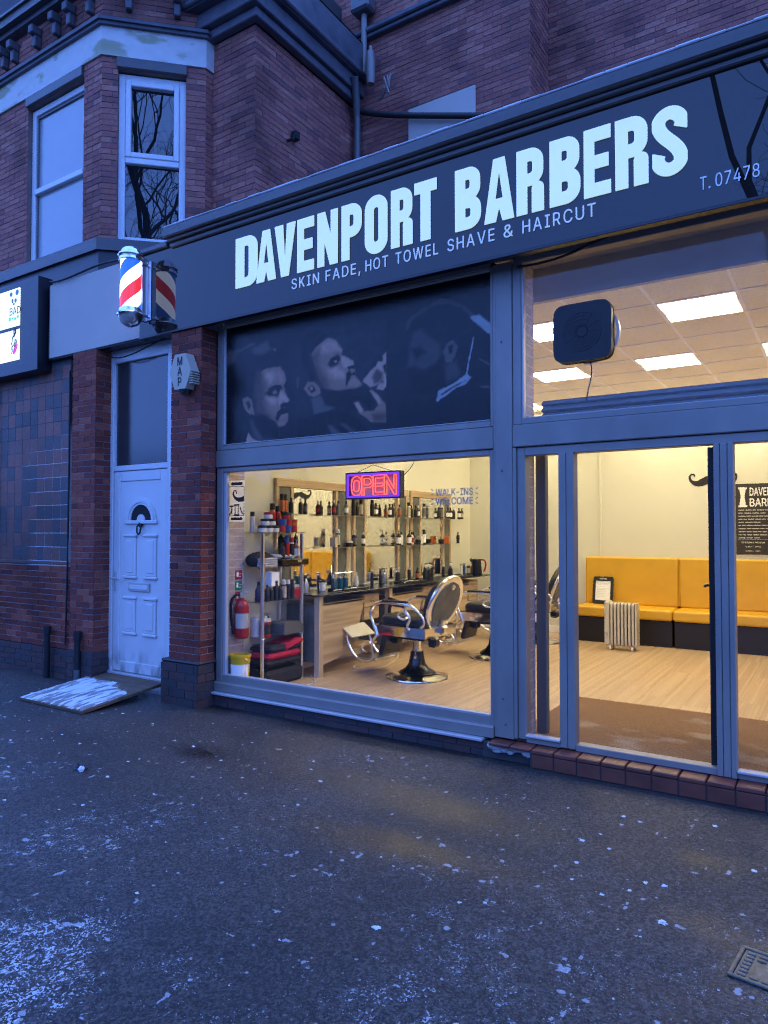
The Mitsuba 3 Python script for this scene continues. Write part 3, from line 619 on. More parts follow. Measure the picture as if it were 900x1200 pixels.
# blank pale panel over the white door
k = thing('blank_sign_panel', 'blank pale grey sign panel over the white door', 'sign panel')
part(k, 'panel', cbox(-7.43, -5.868, -0.19, -0.16, 3.56, 4.385, 0.003), 'mat_pale_panel')
part(k, 'backing', box(-7.50, -5.87, -0.155, 0.02, 3.575, 4.40), 'mat_dark_timber')
part(k, 'soffit', box(-7.50, -5.44, -0.098, 0.14, 3.563, 3.574), 'mat_dark_timber')
part(k, 'lower_edge', cbox(-7.5, -5.87, -0.17, -0.1, 3.545, 3.558, 0.003), 'mat_navy')
solo('cable', tube(curve([(-7.42, -0.2, 4.42), (-6.9, -0.21, 4.405), (-6.4, -0.2, 4.43), (-6.0, -0.21, 4.42), (-5.9, -0.2, 4.46)], 20), 0.012, 6), 'mat_black', 40,
     'dark cable strung along the top of the blank pale panel', 'cable')
solo('cable', tube(curve([(-6.6, -0.07, 3.53), (-6.3, -0.09, 3.44), (-6.0, -0.09, 3.47), (-5.65, -0.06, 3.55)], 20), 0.007, 6), 'mat_black', 40,
     'thin cable drooping across the top of the white door frame', 'cable')

# neighbour's illuminated sign
k = thing('lightbox_sign', 'dark projecting sign box with two lit white pictures beside the tiled wall', 'sign')
part(k, 'box', cbox(-9.8, -7.513, -0.28, -0.105, 3.43, 4.495, 0.006), 'mat_navy')
for z0, z1 in ((3.985, 4.425), (3.59, 3.945)):
    f = part(k, 'lit_face', cbox(-8.55, -7.865, -0.286, -0.281, z0, z1, 0.001), 'mat_white_plastic')
    scene[f]['emitter'] = emit((0.92, 1.15, 1.12), 0.1)
y = -0.2885
def flat(poly, d=0.0015): return upright(extr(poly, d), 0, y + 0.002, 0)
def blob(x, z, rx, rz, a=0): return affinity.translate(affinity.rotate(affinity.scale(sg.Point(0, 0).buffer(1, 8), rx, rz), a), x, z)
part(k, 'printed_motif', flat(union_all([blob(-8.05, 4.37, .03, .026), blob(-7.925, 4.375, .034, .032, 30), blob(-8.02, 4.29, .02, .028), blob(-7.955, 4.285, .024, .026), blob(-7.99, 4.25, .018, .014)])), 'mat_print_grey')
part(k, 'lettering', upright(cat_([meshkit.text_mesh('BAD', 0.085, 0.0015)]), -8.085, y + 0.0015, 4.125), 'mat_black')
part(k, 'small_lettering', flat(union_all([sg.box(-8.09 + i * .055, 4.06 + .012 * (i % 2), -8.05 + i * .055, 4.105 - .008 * (i % 3)) for i in range(4)])), 'mat_green'); scene[numbered(k + '__small_lettering')[:-4] if False else k + '__small_lettering']['emitter'] = emit((0.10, 0.62, 0.40), 0.02)
sq = []
r2 = random.Random(3)
for i in range(16):
    px, pz = -8.06 + 0.12 * r2.random(), 3.67 + 0.22 * r2.random()
    a = 1.1 + 0.5 * r2.random(); L = 0.05 + 0.05 * r2.random()
    sq.append(sg.LineString([(px, pz), (px + L * .5 * math.cos(a) + .02, pz + L * .5 * math.sin(a)), (px + L * math.cos(a), pz + L * math.sin(a))]).buffer(0.005))
part(k, 'scribble_motif', flat(union_all(sq)), 'mat_black')
part(k, 'pink_motif', flat(union_all([blob(-7.955, 3.71, .03, .055, -35), blob(-7.925, 3.745, .02, .04, -30)])), mat('mat_pink', {'type': 'diffuse', 'reflectance': rgb((0.75, 0.12, 0.42))})); scene[k + '__pink_motif']['emitter'] = emit((0.72, 0.08, 0.38), 0.02)

# ------------------------------------------------------------------ barber pole on the fascia
k = thing('barber_pole', 'lit barber pole with red, white and blue stripes and chrome caps on the fascia', 'barber pole')
pc = np.array([-5.73, -0.41]); rad = 0.098
zA, zB = 3.765, 4.225
def stripe(a0, a1):
    """helical band between two phases (turns)"""
    V, Fc = [], []
    nu, nv = 36, 10
    pitch = 0.56
    for i in range(nu + 1):
        for j in range(nv + 1):
            ph = (a0 + (a1 - a0) * j / nv)
            ang = 2 * math.pi * i / nu
            z = ph * pitch + (ang / (2 * math.pi)) * pitch
            V.append((ang, z))
    V3 = []
    out_v, out_f = [], []
    for turn in range(-2, 2):
        base = len(out_v)
        for ang, z in V:
            zz = min(max(zA + z + turn * pitch, zA), zB)
            out_v.append((pc[0] + rad * math.cos(ang), pc[1] + rad * math.sin(ang), zz))
        for i in range(nu):
            for j in range(nv):
                q = [base + i * (nv + 1) + j, base + (i + 1) * (nv + 1) + j, base + (i + 1) * (nv + 1) + j + 1, base + i * (nv + 1) + j + 1]
                zs = [out_v[t][2] for t in q]
                if max(zs) - min(zs) < 1e-6: continue
                out_f += [[q[0], q[1], q[2]], [q[0], q[2], q[3]]]
    m = trimesh.Trimesh(out_v, out_f, process=False); m.update_faces(m.area_faces > 1e-9); return m
for nm, a0, a1, c, e in (('white_stripe', 0.0, 0.25, 'mat_white_plastic', (1.5, 1.75, 2.5)), ('red_stripe', 0.25, 0.5, 'mat_red', (0.75, 0.035, 0.05)), ('white_stripe', 0.5, 0.75, 'mat_white_plastic', (1.5, 1.75, 2.5)), ('blue_stripe', 0.75, 1.0, 'mat_blue_plastic', (0.02, 0.12, 0.75))):
    s = part(k, nm, stripe(a0, a1), c)
    scene[s]['emitter'] = emit(tuple(1.15 * v for v in e), 0.15)
prof_t = [(0, .155), (.035, .152), (.07, .135), (.092, .105), (.1, .075), (.118, .07), (.124, .055), (.118, .04), (.108, .035), (.108, .012), (.114, .006), (.112, 0), (0, 0)]
part(k, 'upper_cap', lathe(prof_t[::-1], 32, (pc[0], pc[1], zB)), 'mat_chrome', 40)
prof_b = [(0, -.175), (.03, -.17), (.07, -.15), (.1, -.115), (.112, -.075), (.124, -.07), (.128, -.055), (.12, -.045), (.11, -.035), (.11, -.01), (.105, 0), (0, 0)]
part(k, 'lower_cap', lathe(prof_b, 32, (pc[0], pc[1], zA)), 'mat_chrome', 40)
part(k, 'backplate', cat_([cbox(pc[0] - 0.012, pc[0] + 0.012, -0.285, -0.215, 3.68, 4.31, 0.004), cbox(pc[0] - 0.05, pc[0] + 0.05, -0.214, -0.201, 3.70, 4.29, 0.003)]), 'mat_steel')
part(k, 'bracket', cat_([cbox(pc[0] - 0.03, pc[0] + 0.03, -0.31, -0.21, zB + 0.01, zB + 0.035, 0.004), cbox(pc[0] - 0.03, pc[0] + 0.03, -0.31, -0.21, zA - 0.035, zA - 0.01, 0.004)]), 'mat_chrome')

# alarm box on the pillar
k = thing('alarm_box', 'weathered cream six-sided alarm box lettered MAP high on the brick pillar', 'alarm box')
hx = [(-0.145, 0.0), (-0.075, 0.165), (0.07, 0.165), (0.145, 0.0), (0.07, -0.165), (-0.075, -0.165)]
part(k, 'case', upright(extr(sg.Polygon(hx).buffer(-0.008).buffer(0.008), 0.10), -5.145, -0.20, 3.11), 'mat_box_cream')
part(k, 'louvres', cat_([cbox(-5.03 + 0.0, -4.985, -0.295, -0.205, 2.985 + i * 0.022, 2.997 + i * 0.022, 0.003) for i in range(6)]), 'mat_box_cream')
part(k, 'beacon', lathe([(0, -.055), (.035, -.05), (.055, -.02), (.06, 0), (0, 0)], 20, (-5.13, -0.25, 2.945)), 'mat_dark_glass', 40)
for i, ch in enumerate('MAP'):
    m = meshkit.text_mesh(ch, 0.075, 0.002, True); b = m.bounds; m.apply_translation((-(b[0][0] + b[1][0]) / 2, 0, 0)); m.apply_scale([0.85, 1, 1])
    part(k, 'lettering', upright(m, -5.15, -0.3005, 3.17 - i * 0.095), 'mat_black')

# ------------------------------------------------------------------ brick house with the bay window
k = H = thing('brick_house', 'red brick house with canted bay window and pale stone band above the tiled wall', 'house')
S2 = math.sqrt(0.5)
bayC = np.array([-6.80, 0.0])
brick_wall(k, (-9.2, 0.0, 4.83), (1, 0, 0), (0, -1, 0), 2.40, 2.07, holes=[(0.95, 2.075, 0.0, 1.94)], seed=31, mats=UPW, backing='mat_mortar_old', limit=300)
brick_wall(k, (-6.80, 0.0, 4.83), (S2, S2, 0), (S2, -S2, 0), 1.115, 2.07, holes=[(0.165, 0.90, 0.0, 1.94)], seed=32, mats=UPW, backing='mat_mortar_old', limit=150)
brick_wall(k, (-6.011, 0.788, 4.6), (0, 1, 0), (1, 0, 0), 0.115, 2.62, seed=33, mats=UPW, backing='mat_mortar_old', limit=60, bl=0.2)
brick_wall(k, (-6.05, 0.895, 4.6), (1, 0, 0), (0, -1, 0), 0.696, 2.63, seed=34, mats=UPW, backing='mat_mortar_old', limit=150)
brick_wall(k, (-5.35, 0.90, 4.6), (0, 1, 0), (1, 0, 0), 1.9, 2.63, seed=35, mats=UPW, backing='mat_mortar_old', limit=300)
part(k, 'core', cat_([box(-9.2, -5.5, 1.1, 2.7, 4.4, 8.6)]), 'mat_mortar_dark')
# stone band and sills round the bay
def bay_band(z0, z1, out, name, m, ret=True, x_left=-9.2):
    t = math.tan(math.pi / 8) * out
    pts = [(x_left, -out), (-6.80 + t, -out), (-6.80 + t + 0.788 + (out - t) * 0.0 + 0.0, 0)]
    e = np.array([-6.80, 0]) + np.array([S2, S2]) * 1.115
    p1 = np.array([-6.80 + t, -out]); p2 = e + np.array([S2, -S2]) * out + np.array([S2, S2]) * t * 0.6
    poly = sg.Polygon([(x_left, -out), tuple(p1), tuple(p2), (p2[0], 0.9), (-6.3, 0.9), (-6.95, 0.12), (x_left, 0.12)])
    mm = trimesh.creation.extrude_polygon(poly, z1 - z0, engine='earcut'); mm.apply_translation((0, 0, z0))
    return part(k, name, mm, m)
bay_band(6.90, 7.225, 0.022, 'stone_band', 'mat_stone')
bay_band(7.225, 7.262, 0.06, 'cornice', 'mat_dark_timber')
bay_band(7.262, 7.30, 0.085, 'cornice', 'mat_dark_timber')
bay_band(4.70, 4.83, 0.07, 'sill_course', 'mat_cap')
bay_band(4.44, 4.70, 0.03, 'lead_apron', 'mat_navy')
# frieze above with brackets
brick_wall(k, (-9.2, 0.0, 7.30), (1, 0, 0), (0, -1, 0), 2.40, 0.62, seed=36, mats=UPW, backing='mat_mortar_old', limit=80)
brick_wall(k, (-6.80, 0.0, 7.30), (S2, S2, 0), (S2, -S2, 0), 1.115, 0.62, seed=37, mats=UPW, backing='mat_mortar_old', limit=80)
brk = [((x_, 0.0), (1, 0), (0, -1)) for x_ in (-8.98, -8.72, -8.50, -8.02, -7.62, -7.34, -6.98)] + [((-6.80 + S2 * s, S2 * s), (S2, S2), (S2, -S2)) for s in (0.28, 0.80)]
for (bx, by), u, n in brk:
    m = cat_([cbox(-0.045, 0.045, -0.13, 0.0, 0.0, 0.10, 0.01), cbox(-0.035, 0.035, -0.08, 0.0, -0.14, 0.0, 0.01)])
    rotz(m, math.atan2(u[1], u[0])); m.apply_translation((bx, by, 7.56)); part(k, 'bracket', m, 'mat_dark_timber')
bay_band(7.74, 7.80, 0.10, 'eaves_board', 'mat_dark_timber')
bay_band(7.80, 7.90, 0.17, 'gutter', 'mat_cap')
bay_band(7.90, 7.93, 0.20, 'gutter', 'mat_cap')
part(k, 'bay_roof', box(-9.6, -6.6, -0.12, 1.1, 7.935, 9.2), 'mat_roof_slate')
# windows
def window(pos, ang, w, h, style, lab, glass):
    key = numbered(k + '__window'); labels[key] = {'label': lab}
    R_ = trimesh.transformations.rotation_matrix(ang, [0, 0, 1]); R_[:3, 3] = pos
    def p2(name, m, b, sm=False):
        m.apply_transform(R_); kk = numbered(key + '__' + name); put(kk, m, b, sm)
    d = 0.055   # set back
    fw = 0.075
    fr = [cbox(0, fw, d, d + .07, 0, h, .006), cbox(w - fw, w, d, d + .07, 0, h, .006), cbox(fw, w - fw, d + .001, d + .07, 0, fw, .006), cbox(fw, w - fw, d + .001, d + .07, h - fw, h, .006)]
    mid = h * (0.47 if style == 'sash' else 0.49)
    fr.append(cbox(fw, w - fw, d - .012, d + .07, mid - .035, mid + .035, .008))
    p2('frame', cat_(fr), 'mat_upvc')
    if style == 'sash':
        p2('sash', cat_([cbox(fw, fw + .02, d + .02, d + .06, fw, h - fw, .003), cbox(fw, w - fw, d + .02, d + .06, h - fw - .03, h - fw, .003)]), 'mat_grey_metal')
    else:
        a, b = mid + .035, h - fw
        p2('sash', cat_([cbox(fw, fw + .06, d - .02, d + .05, a, b, .008), cbox(w - fw - .06, w - fw, d - .02, d + .05, a, b, .008), cbox(fw + .06, w - fw - .06, d - .019, d + .05, a, a + .06, .008), cbox(fw + .06, w - fw - .06, d - .019, d + .05, b - .06, b, .008)]), 'mat_upvc')
    p2('pane', box(fw, w - fw, d + .04, d + .045, fw, mid - .035), glass)
    p2('pane', box(fw, w - fw, d + .041, d + .046, mid + .035, h - fw), glass)
    p2('reveal', cat_([box(-.03, w + .03, d + .072, d + .10, -.02, h + .03)]), 'mat_mortar_dark')
window(np.array([-8.245, 0.0, 4.835]), 0.0, 1.115, 1.92, 'sash', 'tall window in the front of the bay, pale sky reflection painted into its panes', 'mat_bright_glass')
window(np.array([-6.80 + S2 * 0.168, S2 * 0.168, 4.835]), math.pi / 4, 0.73, 1.92, 'casement', 'narrow window in the slanting side of the bay, reflecting bare branches', 'mat_dark_glass')
lw = cbox(-8.26, -7.13, -0.035, 0.03, 6.775, 6.895, 0.008); part(k, 'shutter_box', lw, 'mat_cap')
lw = cbox(0.155, 0.91, -0.035, 0.03, 6.775, 6.895, 0.008); rotz(lw, math.pi / 4); lw.apply_translation((-6.80, 0, 0)); part(k, 'shutter_box', lw, 'mat_cap')
# eaves of the main wall
part(k, 'eaves_corbel', cat_([cbox(-6.1, -5.25, 0.80, 0.90, 7.235, 7.34, 0.01), cbox(-5.35, -5.25, 0.90, 2.84, 7.235, 7.34, 0.01)]), 'mat_dark_timber')
part(k, 'eaves_board', cat_([cbox(-6.1, -5.20, 0.72, 0.90, 7.341, 7.52, 0.01), cbox(-5.35, -5.20, 0.90, 2.84, 7.341, 7.52, 0.01)]), 'mat_dark_timber')
part(k, 'gutter', cat_([cbox(-6.2, -5.13, 0.60, 0.78, 7.52, 7.97, 0.02), cbox(-5.35, -5.13, 0.78, 2.84, 7.521, 7.97, 0.02), tube([(-6.2, 0.60, 7.56), (-5.14, 0.60, 7.56), (-5.13, 0.61, 7.56), (-5.13, 2.7, 7.56)], 0.03, 10)]), 'mat_dark_timber')
rp = trimesh.Trimesh([[-9.4, .6, 7.97], [-5.13, .6, 7.97], [-5.13, 2.8, 7.97], [-7, 2.8, 9.5], [-9.4, 2.8, 9.5]], [[0, 1, 3], [0, 3, 4], [1, 2, 3]], process=False)
part(k, 'roof', rp, 'mat_roof_slate')
part(k, 'wall_hook', cat_([tube([(-5.33, 1.42, 6.16), (-5.24, 1.42, 6.15), (-5.22, 1.42, 6.2)], 0.018, 8), cbox(-5.335, -5.26, 1.48, 1.56, 6.2, 6.3, 0.006)]), 'mat_black')
# downpipes
q = thing('downpipe', 'dark rainwater downpipe in the corner between house and rear wall', 'pipe')
part(q, 'stem', tube([(-5.24, 2.69, 4.7), (-5.24, 2.69, 7.2)], 0.045, 12), 'mat_grey_metal', 40)
part(q, 'shoe', cat_([tube([(-5.24, 2.69, 7.05), (-5.2, 2.60, 7.3), (-5.15, 2.5, 7.45)], 0.05, 12), tube([(-5.24, 2.69, 6.3), (-5.24, 2.69, 6.36)], 0.056, 12)]), 'mat_grey_metal', 40)
q = thing('downpipe', 'grey rainwater pipe with square hopper head high on the rear wall', 'pipe')
part(q, 'stem', tube([(-5.14, 2.70, 7.55), (-5.14, 2.70, 8.37)], 0.04, 12), 'mat_frame', 40)
part(q, 'hopper', cat_([cbox(-5.29, -5.0, 2.58, 2.78, 8.38, 8.62, 0.03)]), 'mat_grey_metal')
solo('vent_terminal', lathe([(0, 0), (.05, 0), (.055, .05), (.06, .3), (.05, .42), (.025, .44), (.02, .5), (0, .5)], 16, (-4.98, 2.62, 7.35)), 'mat_frame', 40,
     'pale grey capped vent tube at the end of the house eaves', 'vent')
solo('bird_spike', cat_([tube(curve([(-4.84, 2.6, 7.10), (-4.72, 2.55, 7.12), (-4.64, 2.5, 7.06 + j * .05), (-4.7 + j * .05, 2.5, 7.28)], 10), 0.012, 5) for j in range(4)]), 'mat_frame', 40,
     'small pale twisted scrap of metal at the eaves end', 'bracket')

# ------------------------------------------------------------------ rear building
k = RB = thing('rear_building', 'taller red brick building rising behind the shop roof', 'building')
brick_wall(k, (-6.4, 2.795, 5.4), (1, 0, 0), (0, -1, 0), 3.496, 3.6, holes=[(1.89, 2.81, 1.09, 1.545)], seed=41, mats=UPW, backing='mat_mortar_old', limit=300)
brick_wall(k, (-2.9, 2.8, 5.6), (0, 1, 0), (1, 0, 0), 0.6, 2.9, seed=42, mats=UPW, backing='mat_mortar_old', limit=100, bl=0.2)
brick_wall(k, (-2.9, 3.4, 5.6), (1, 0, 0), (0, -1, 0), 4.2, 2.9, seed=43, mats=UPW, backing='mat_mortar_old', limit=300)
part(k, 'core', cat_([box(-6.4, -3.0, 2.9, 8, 4.4, 9.0), box(-2.95, 1.4, 3.5, 8, 4.4, 9.0)]), 'mat_mortar_dark')
part(k, 'string_course', cat_([cbox(-5.5, -2.9, 2.72, 2.83, 8.07, 8.12, 0.01), cbox(-5.5, -2.9, 2.68, 2.83, 8.12, 8.19, 0.015)]), 'mat_dark_timber')
part(k, 'blocked_window', cat_([cbox(-4.515, -3.585, 2.775, 2.85, 6.49, 6.945, 0.006)]), 'mat_pale_panel')
solo('waste_pipe', tube(curve([(-5.22, 2.70, 7.12), (-4.9, 2.71, 6.98), (-4.4, 2.71, 6.80), (-3.55, 2.71, 6.52), (-3.2, 2.71, 6.40)], 16), 0.036, 10), 'mat_black', 40,
     'black waste pipe sloping across the rear brick wall over the pale patch', 'pipe')
# flat roof of the shop
k = thing('shop_roof', 'flat roof of the single storey shop behind the fascia', 'roof')
part(k, 'deck', box(-5.45, 2.0, 0.21, 6.0, 3.80, 3.90), 'mat_roof_slate')

# ------------------------------------------------------------------ the other side of the street, seen in the reflections
def bare_tree(x, y, h, fork, seed, lab, r0=0.24):
    r = np.random.default_rng(seed); ms = []; tw = []
    key = thing('bare_tree', lab, 'tree', None)
    def grow(p, d, L, rad, lev):
        n = 5; pts = [p]; q = p.copy(); dd = d.copy()
        for i in range(n):
            dd = dd + r.normal(0, 0.10 + 0.04 * lev, 3) + np.array([0, 0, 0.05]); dd /= np.linalg.norm(dd)
            q = q + dd * L / n; pts.append(q.copy())
        rr = np.linspace(rad, rad * 0.55, n + 1)
        (ms if lev < 3 else tw).append(tube(pts, rr, 7 if lev < 2 else (5 if lev < 4 else 3), cap=False))
        if lev >= 6 or rad < 0.004: return
        k_ = 3 if lev < 5 else 2
        for c in range(k_):
            i = n if c == 0 else r.integers(2, n + 1)
            a = r.normal(0, 1, 3); a -= dd * np.dot(a, dd); a /= np.linalg.norm(a)
            sp = r.uniform(0.3, 0.75) if c else r.uniform(0.1, 0.35)
            nd = dd * math.cos(sp) + a * math.sin(sp); nd[2] += 0.12; nd /= np.linalg.norm(nd)
            grow(pts[i], nd, L * r.uniform(0.62, 0.82), rad * (0.62 if c == 0 else 0.48), lev + 1)
    pts = [np.array([x, y, z]) + r.normal(0, 0.04, 3) * [1, 1, 0] for z in np.linspace(0, fork, 6)]
    ms.append(tube(pts, np.linspace(r0, r0 * 0.8, 6), 10, cap=False))
    for c in range(4):
        a = c * math.pi / 2 + r.uniform(0, 1)
        d = np.array([math.cos(a) * 0.5, math.sin(a) * 0.5, 0.9]); grow(pts[-1], d / np.linalg.norm(d), (h - fork) * 0.36, r0 * 0.55, 1)
    part(key, 'trunk', cat_(ms), 'mat_bark', True)
    part(key, 'twigs', cat_(tw), 'mat_bark')
bare_tree(1.1, -9.0, 17.5, 7.2, 3, 'tall bare winter tree mirrored in the narrow bay window', 0.26)
bare_tree(-1.15, -11.5, 19, 7.6, 8, 'bare winter tree mirrored in the right end of the fascia', 0.125)
bare_tree(4.8, -13.0, 15, 4.0, 13, 'bare winter tree across the street from the doorway', 0.22)
th = []
r3 = np.random.default_rng(4)
for i in range(420):
    x = r3.uniform(-40, 32); y = -22 + r3.normal(0, 1.2); h = 4.2 + 1.6 * meshkit.noise(np.array([x * .25, 0, 0])) + r3.normal(0, .4)
    th.append(tube([(x, y, 0), (x + r3.normal(0, .3), y, h * .6), (x + r3.normal(0, .7), y, h)], [0.5, 0.8, 0.12], 5))
put(thing('thicket', 'dark leafless thicket along the far side of the street', kind='stuff'), cat_(th), 'mat_thicket')

# ------------------------------------------------------------------ inside the shop
FZ = 0.112
XL = -5.03
def setting(name): 
    labels[name] = {'kind': 'structure'}; return name
k = setting('floor')
put('floor__subfloor', box(XL, 1.85, 0.13, 5.6, 0.0, 0.100), 'mat_mortar_dark')
pr = random.Random(2)
x = XL; col = 0
while x < 1.85:
    y = 0.13 - pr.uniform(0, 1.2)
    while y < 5.56:
        a, b = max(y, 0.13), min(y + 1.29, 5.58)
        if b - a > 0.05:
            part('floor', 'floor_plank', box(x + 0.0008, x + 0.1917, a + 0.0008, b - 0.0008, 0.096, FZ + pr.uniform(-0.0003, 0.0003)), pr.choice(FLOORM))
        y += 1.29
    x += 0.1925
setting('wall_left'); put('wall_left', box(XL - 0.1, XL, 0.12, 5.7, 0.0, 3.78), 'mat_wall')
setting('wall_back'); put('wall_back', box(XL, 1.85, 5.56, 5.68, 0.0, 3.78), 'mat_wall')
part('wall_back', 'skirting', cbox(XL, -3.15, 5.54, 5.561, FZ, FZ + 0.10, 0.004), 'mat_skirting')
part('wall_back', 'trunking', cbox(-2.95, -2.915, 5.535, 5.561, 1.2, 3.4, 0.004), 'mat_wall')
part('wall_back', 'socket', cbox(-3.42, -3.28, 5.545, 5.561, 0.62, 0.71, 0.004), 'mat_white_plastic')
part('wall_left', 'skirting', cbox(XL, XL + 0.018, 0.35, 5.54, FZ, FZ + 0.10, 0.004), 'mat_skirting')
setting('wall_right'); put('wall_right', box(1.85, 1.95, 0.0, 5.7, 0.0, 3.78), 'mat_wall')
k = setting('ceiling')
put('ceiling__void', box(XL - .1, 1.95, 0.13, 5.68, 3.70, 3.78), 'mat_mortar_dark')
GX0, GY0 = -0.64, 0.60
cells_lit = {}
LIGHTS = [(-1.24, 1.16), (-2.44, 1.16), (-3.64, 1.16), (-1.84 - 0.04, 2.96 + .14), (-3.04 - .2 + .04, 3.10), (-0.62, 3.10), (-4.4, 3.10), (0.3, 1.16), (-1.0, 4.75), (-2.6, 4.75), (-4.0, 4.75)]  # the deepest row is added out of view to even the light
GX = [-0.64 + 0.6 * i for i in range(-8, 5)]
GYs = [0.56 + 0.6 * j for j in range(0, 9)]
lit = set()
for lx, ly in LIGHTS:
    i = min(range(len(GX)), key=lambda q: abs(GX[q] - lx)); j = min(range(len(GYs)), key=lambda q: abs(GYs[q] - ly)); lit.add((i, j))
for i, gx in enumerate(GX):
    for j, gy in enumerate(GYs):
        x0, x1, y0, y1 = max(gx, XL), min(gx + 0.6, 1.85), gy, min(gy + 0.6, 5.56)
        if x1 - x0 < 0.06 or y1 - y0 < 0.06: continue
        if (i, j) in lit:
            row = ('first', 'second', 'third')[0 if gy < 2 else (1 if gy < 4 else 2)]
            L = thing('ceiling_light', None, 'ceiling light', 'square light panels in the ceiling grid')
            labels[L]['label'] = {'first': 'square lit ceiling panel in the row nearest the shop windows', 'second': 'square lit ceiling panel in the middle row', 'third': 'square lit ceiling panel in the deepest row'}[row]
            labels[L]['group'] = {'first': 'ceiling panels nearest the windows', 'second': 'ceiling panels of the middle row', 'third': 'ceiling panels of the deepest row'}[row]
            for ya, yb, col in ((y0 + .02, y0 + .20, (52, 48, 36)), (y0 + .20, y0 + .40, (1.9, 1.55, 0.72)), (y0 + .40, y1 - .02, (52, 48, 36))):
                dfm = trimesh.Trimesh([[x0 + .02, ya, 3.452], [x0 + .02, yb, 3.452], [x1 - .02, yb, 3.452], [x1 - .02, ya, 3.452]], [[0, 1, 2], [0, 2, 3]], process=False)
                dk = part(L, 'diffuser', dfm, 'mat_white_plastic')
                scene[dk]['emitter'] = emit([LAMP * .58 * v * w_ if v > 3 else LAMP * v for v, w_ in zip(col, (1.0, .965, .83))], 1.0 if col[0] > 3 else 0.1)
            part(L, 'frame', cat_([box(x0 + .005, x0 + .02, y0 + .005, y1 - .005, 3.445, 3.47), box(x1 - .02, x1 - .005, y0 + .005, y1 - .005, 3.445, 3.47), box(x0 + .02, x1 - .02, y0 + .005, y0 + .02, 3.445, 3.47), box(x0 + .02, x1 - .02, y1 - .02, y1 - .005, 3.445, 3.47)]), 'mat_ceiling_bar')
        else:
            part('ceiling', 'ceiling_tile', box(x0 + .003, x1 - .003, y0 + .003, y1 - .003, 3.452, 3.468), 'mat_ceiling_tile')
bars = [box(gx - .012, gx + .012, 0.56, 5.56, 3.447, 3.4515) for gx in GX if XL < gx < 1.85] + [box(XL, 1.85, gy - .012, gy + .012, 3.446, 3.4505) for gy in GYs]
part('ceiling', 'grid_bars', cat_(bars), 'mat_ceiling_bar')
part('ceiling', 'bulkhead', box(XL, 1.85, 0.50, 0.55, 3.415, 3.70), 'mat_bulkhead')
part('ceiling', 'bulkhead_top', box(XL, 1.85, 0.13, 0.50, 3.68, 3.70), 'mat_bulkhead')
# behind the poster: panel closing the light box
solo('entrance_mat', cbox(-2.07, 1.6, 0.14, 1.63, FZ + 0.001, FZ + 0.011, 0.003), 'mat_doormat', False, 'large worn brown entrance mat inside the doorway', 'doormat')
k = thing('brick_pier', 'pier covered in faded brick pattern paper at the left end of the shop window', 'pier')
part(k, 'face', box(XL, -4.93, 0.125, 0.33, FZ, 3.6), 'mat_pier_paper')
k = thing('brick_pier', 'pier covered in faded brick pattern paper inside the narrow side pane', 'pier')
part(k, 'face', box(-2.11, -1.93, 0.125, 0.30, FZ, 3.6), 'mat_pier_paper')
solo('shutter_guide', cbox(-1.935, -1.857, 0.335, 0.40, FZ, 2.3, 0.006), 'mat_grey_metal', False, 'dark grey upright shutter guide behind the narrow side pane', 'shutter guide')
k = thing('shutter_box', 'ribbed grey metal shutter tube along the foot of the upper right window', 'shutter box')
for i in range(4):
    part(k, 'slat', cbox(-1.84, 1.8, 0.20 + 0.008 * (i % 2), 0.33, 2.40 + 0.045 * i, 2.443 + 0.045 * i, 0.014), 'mat_grey_metal')

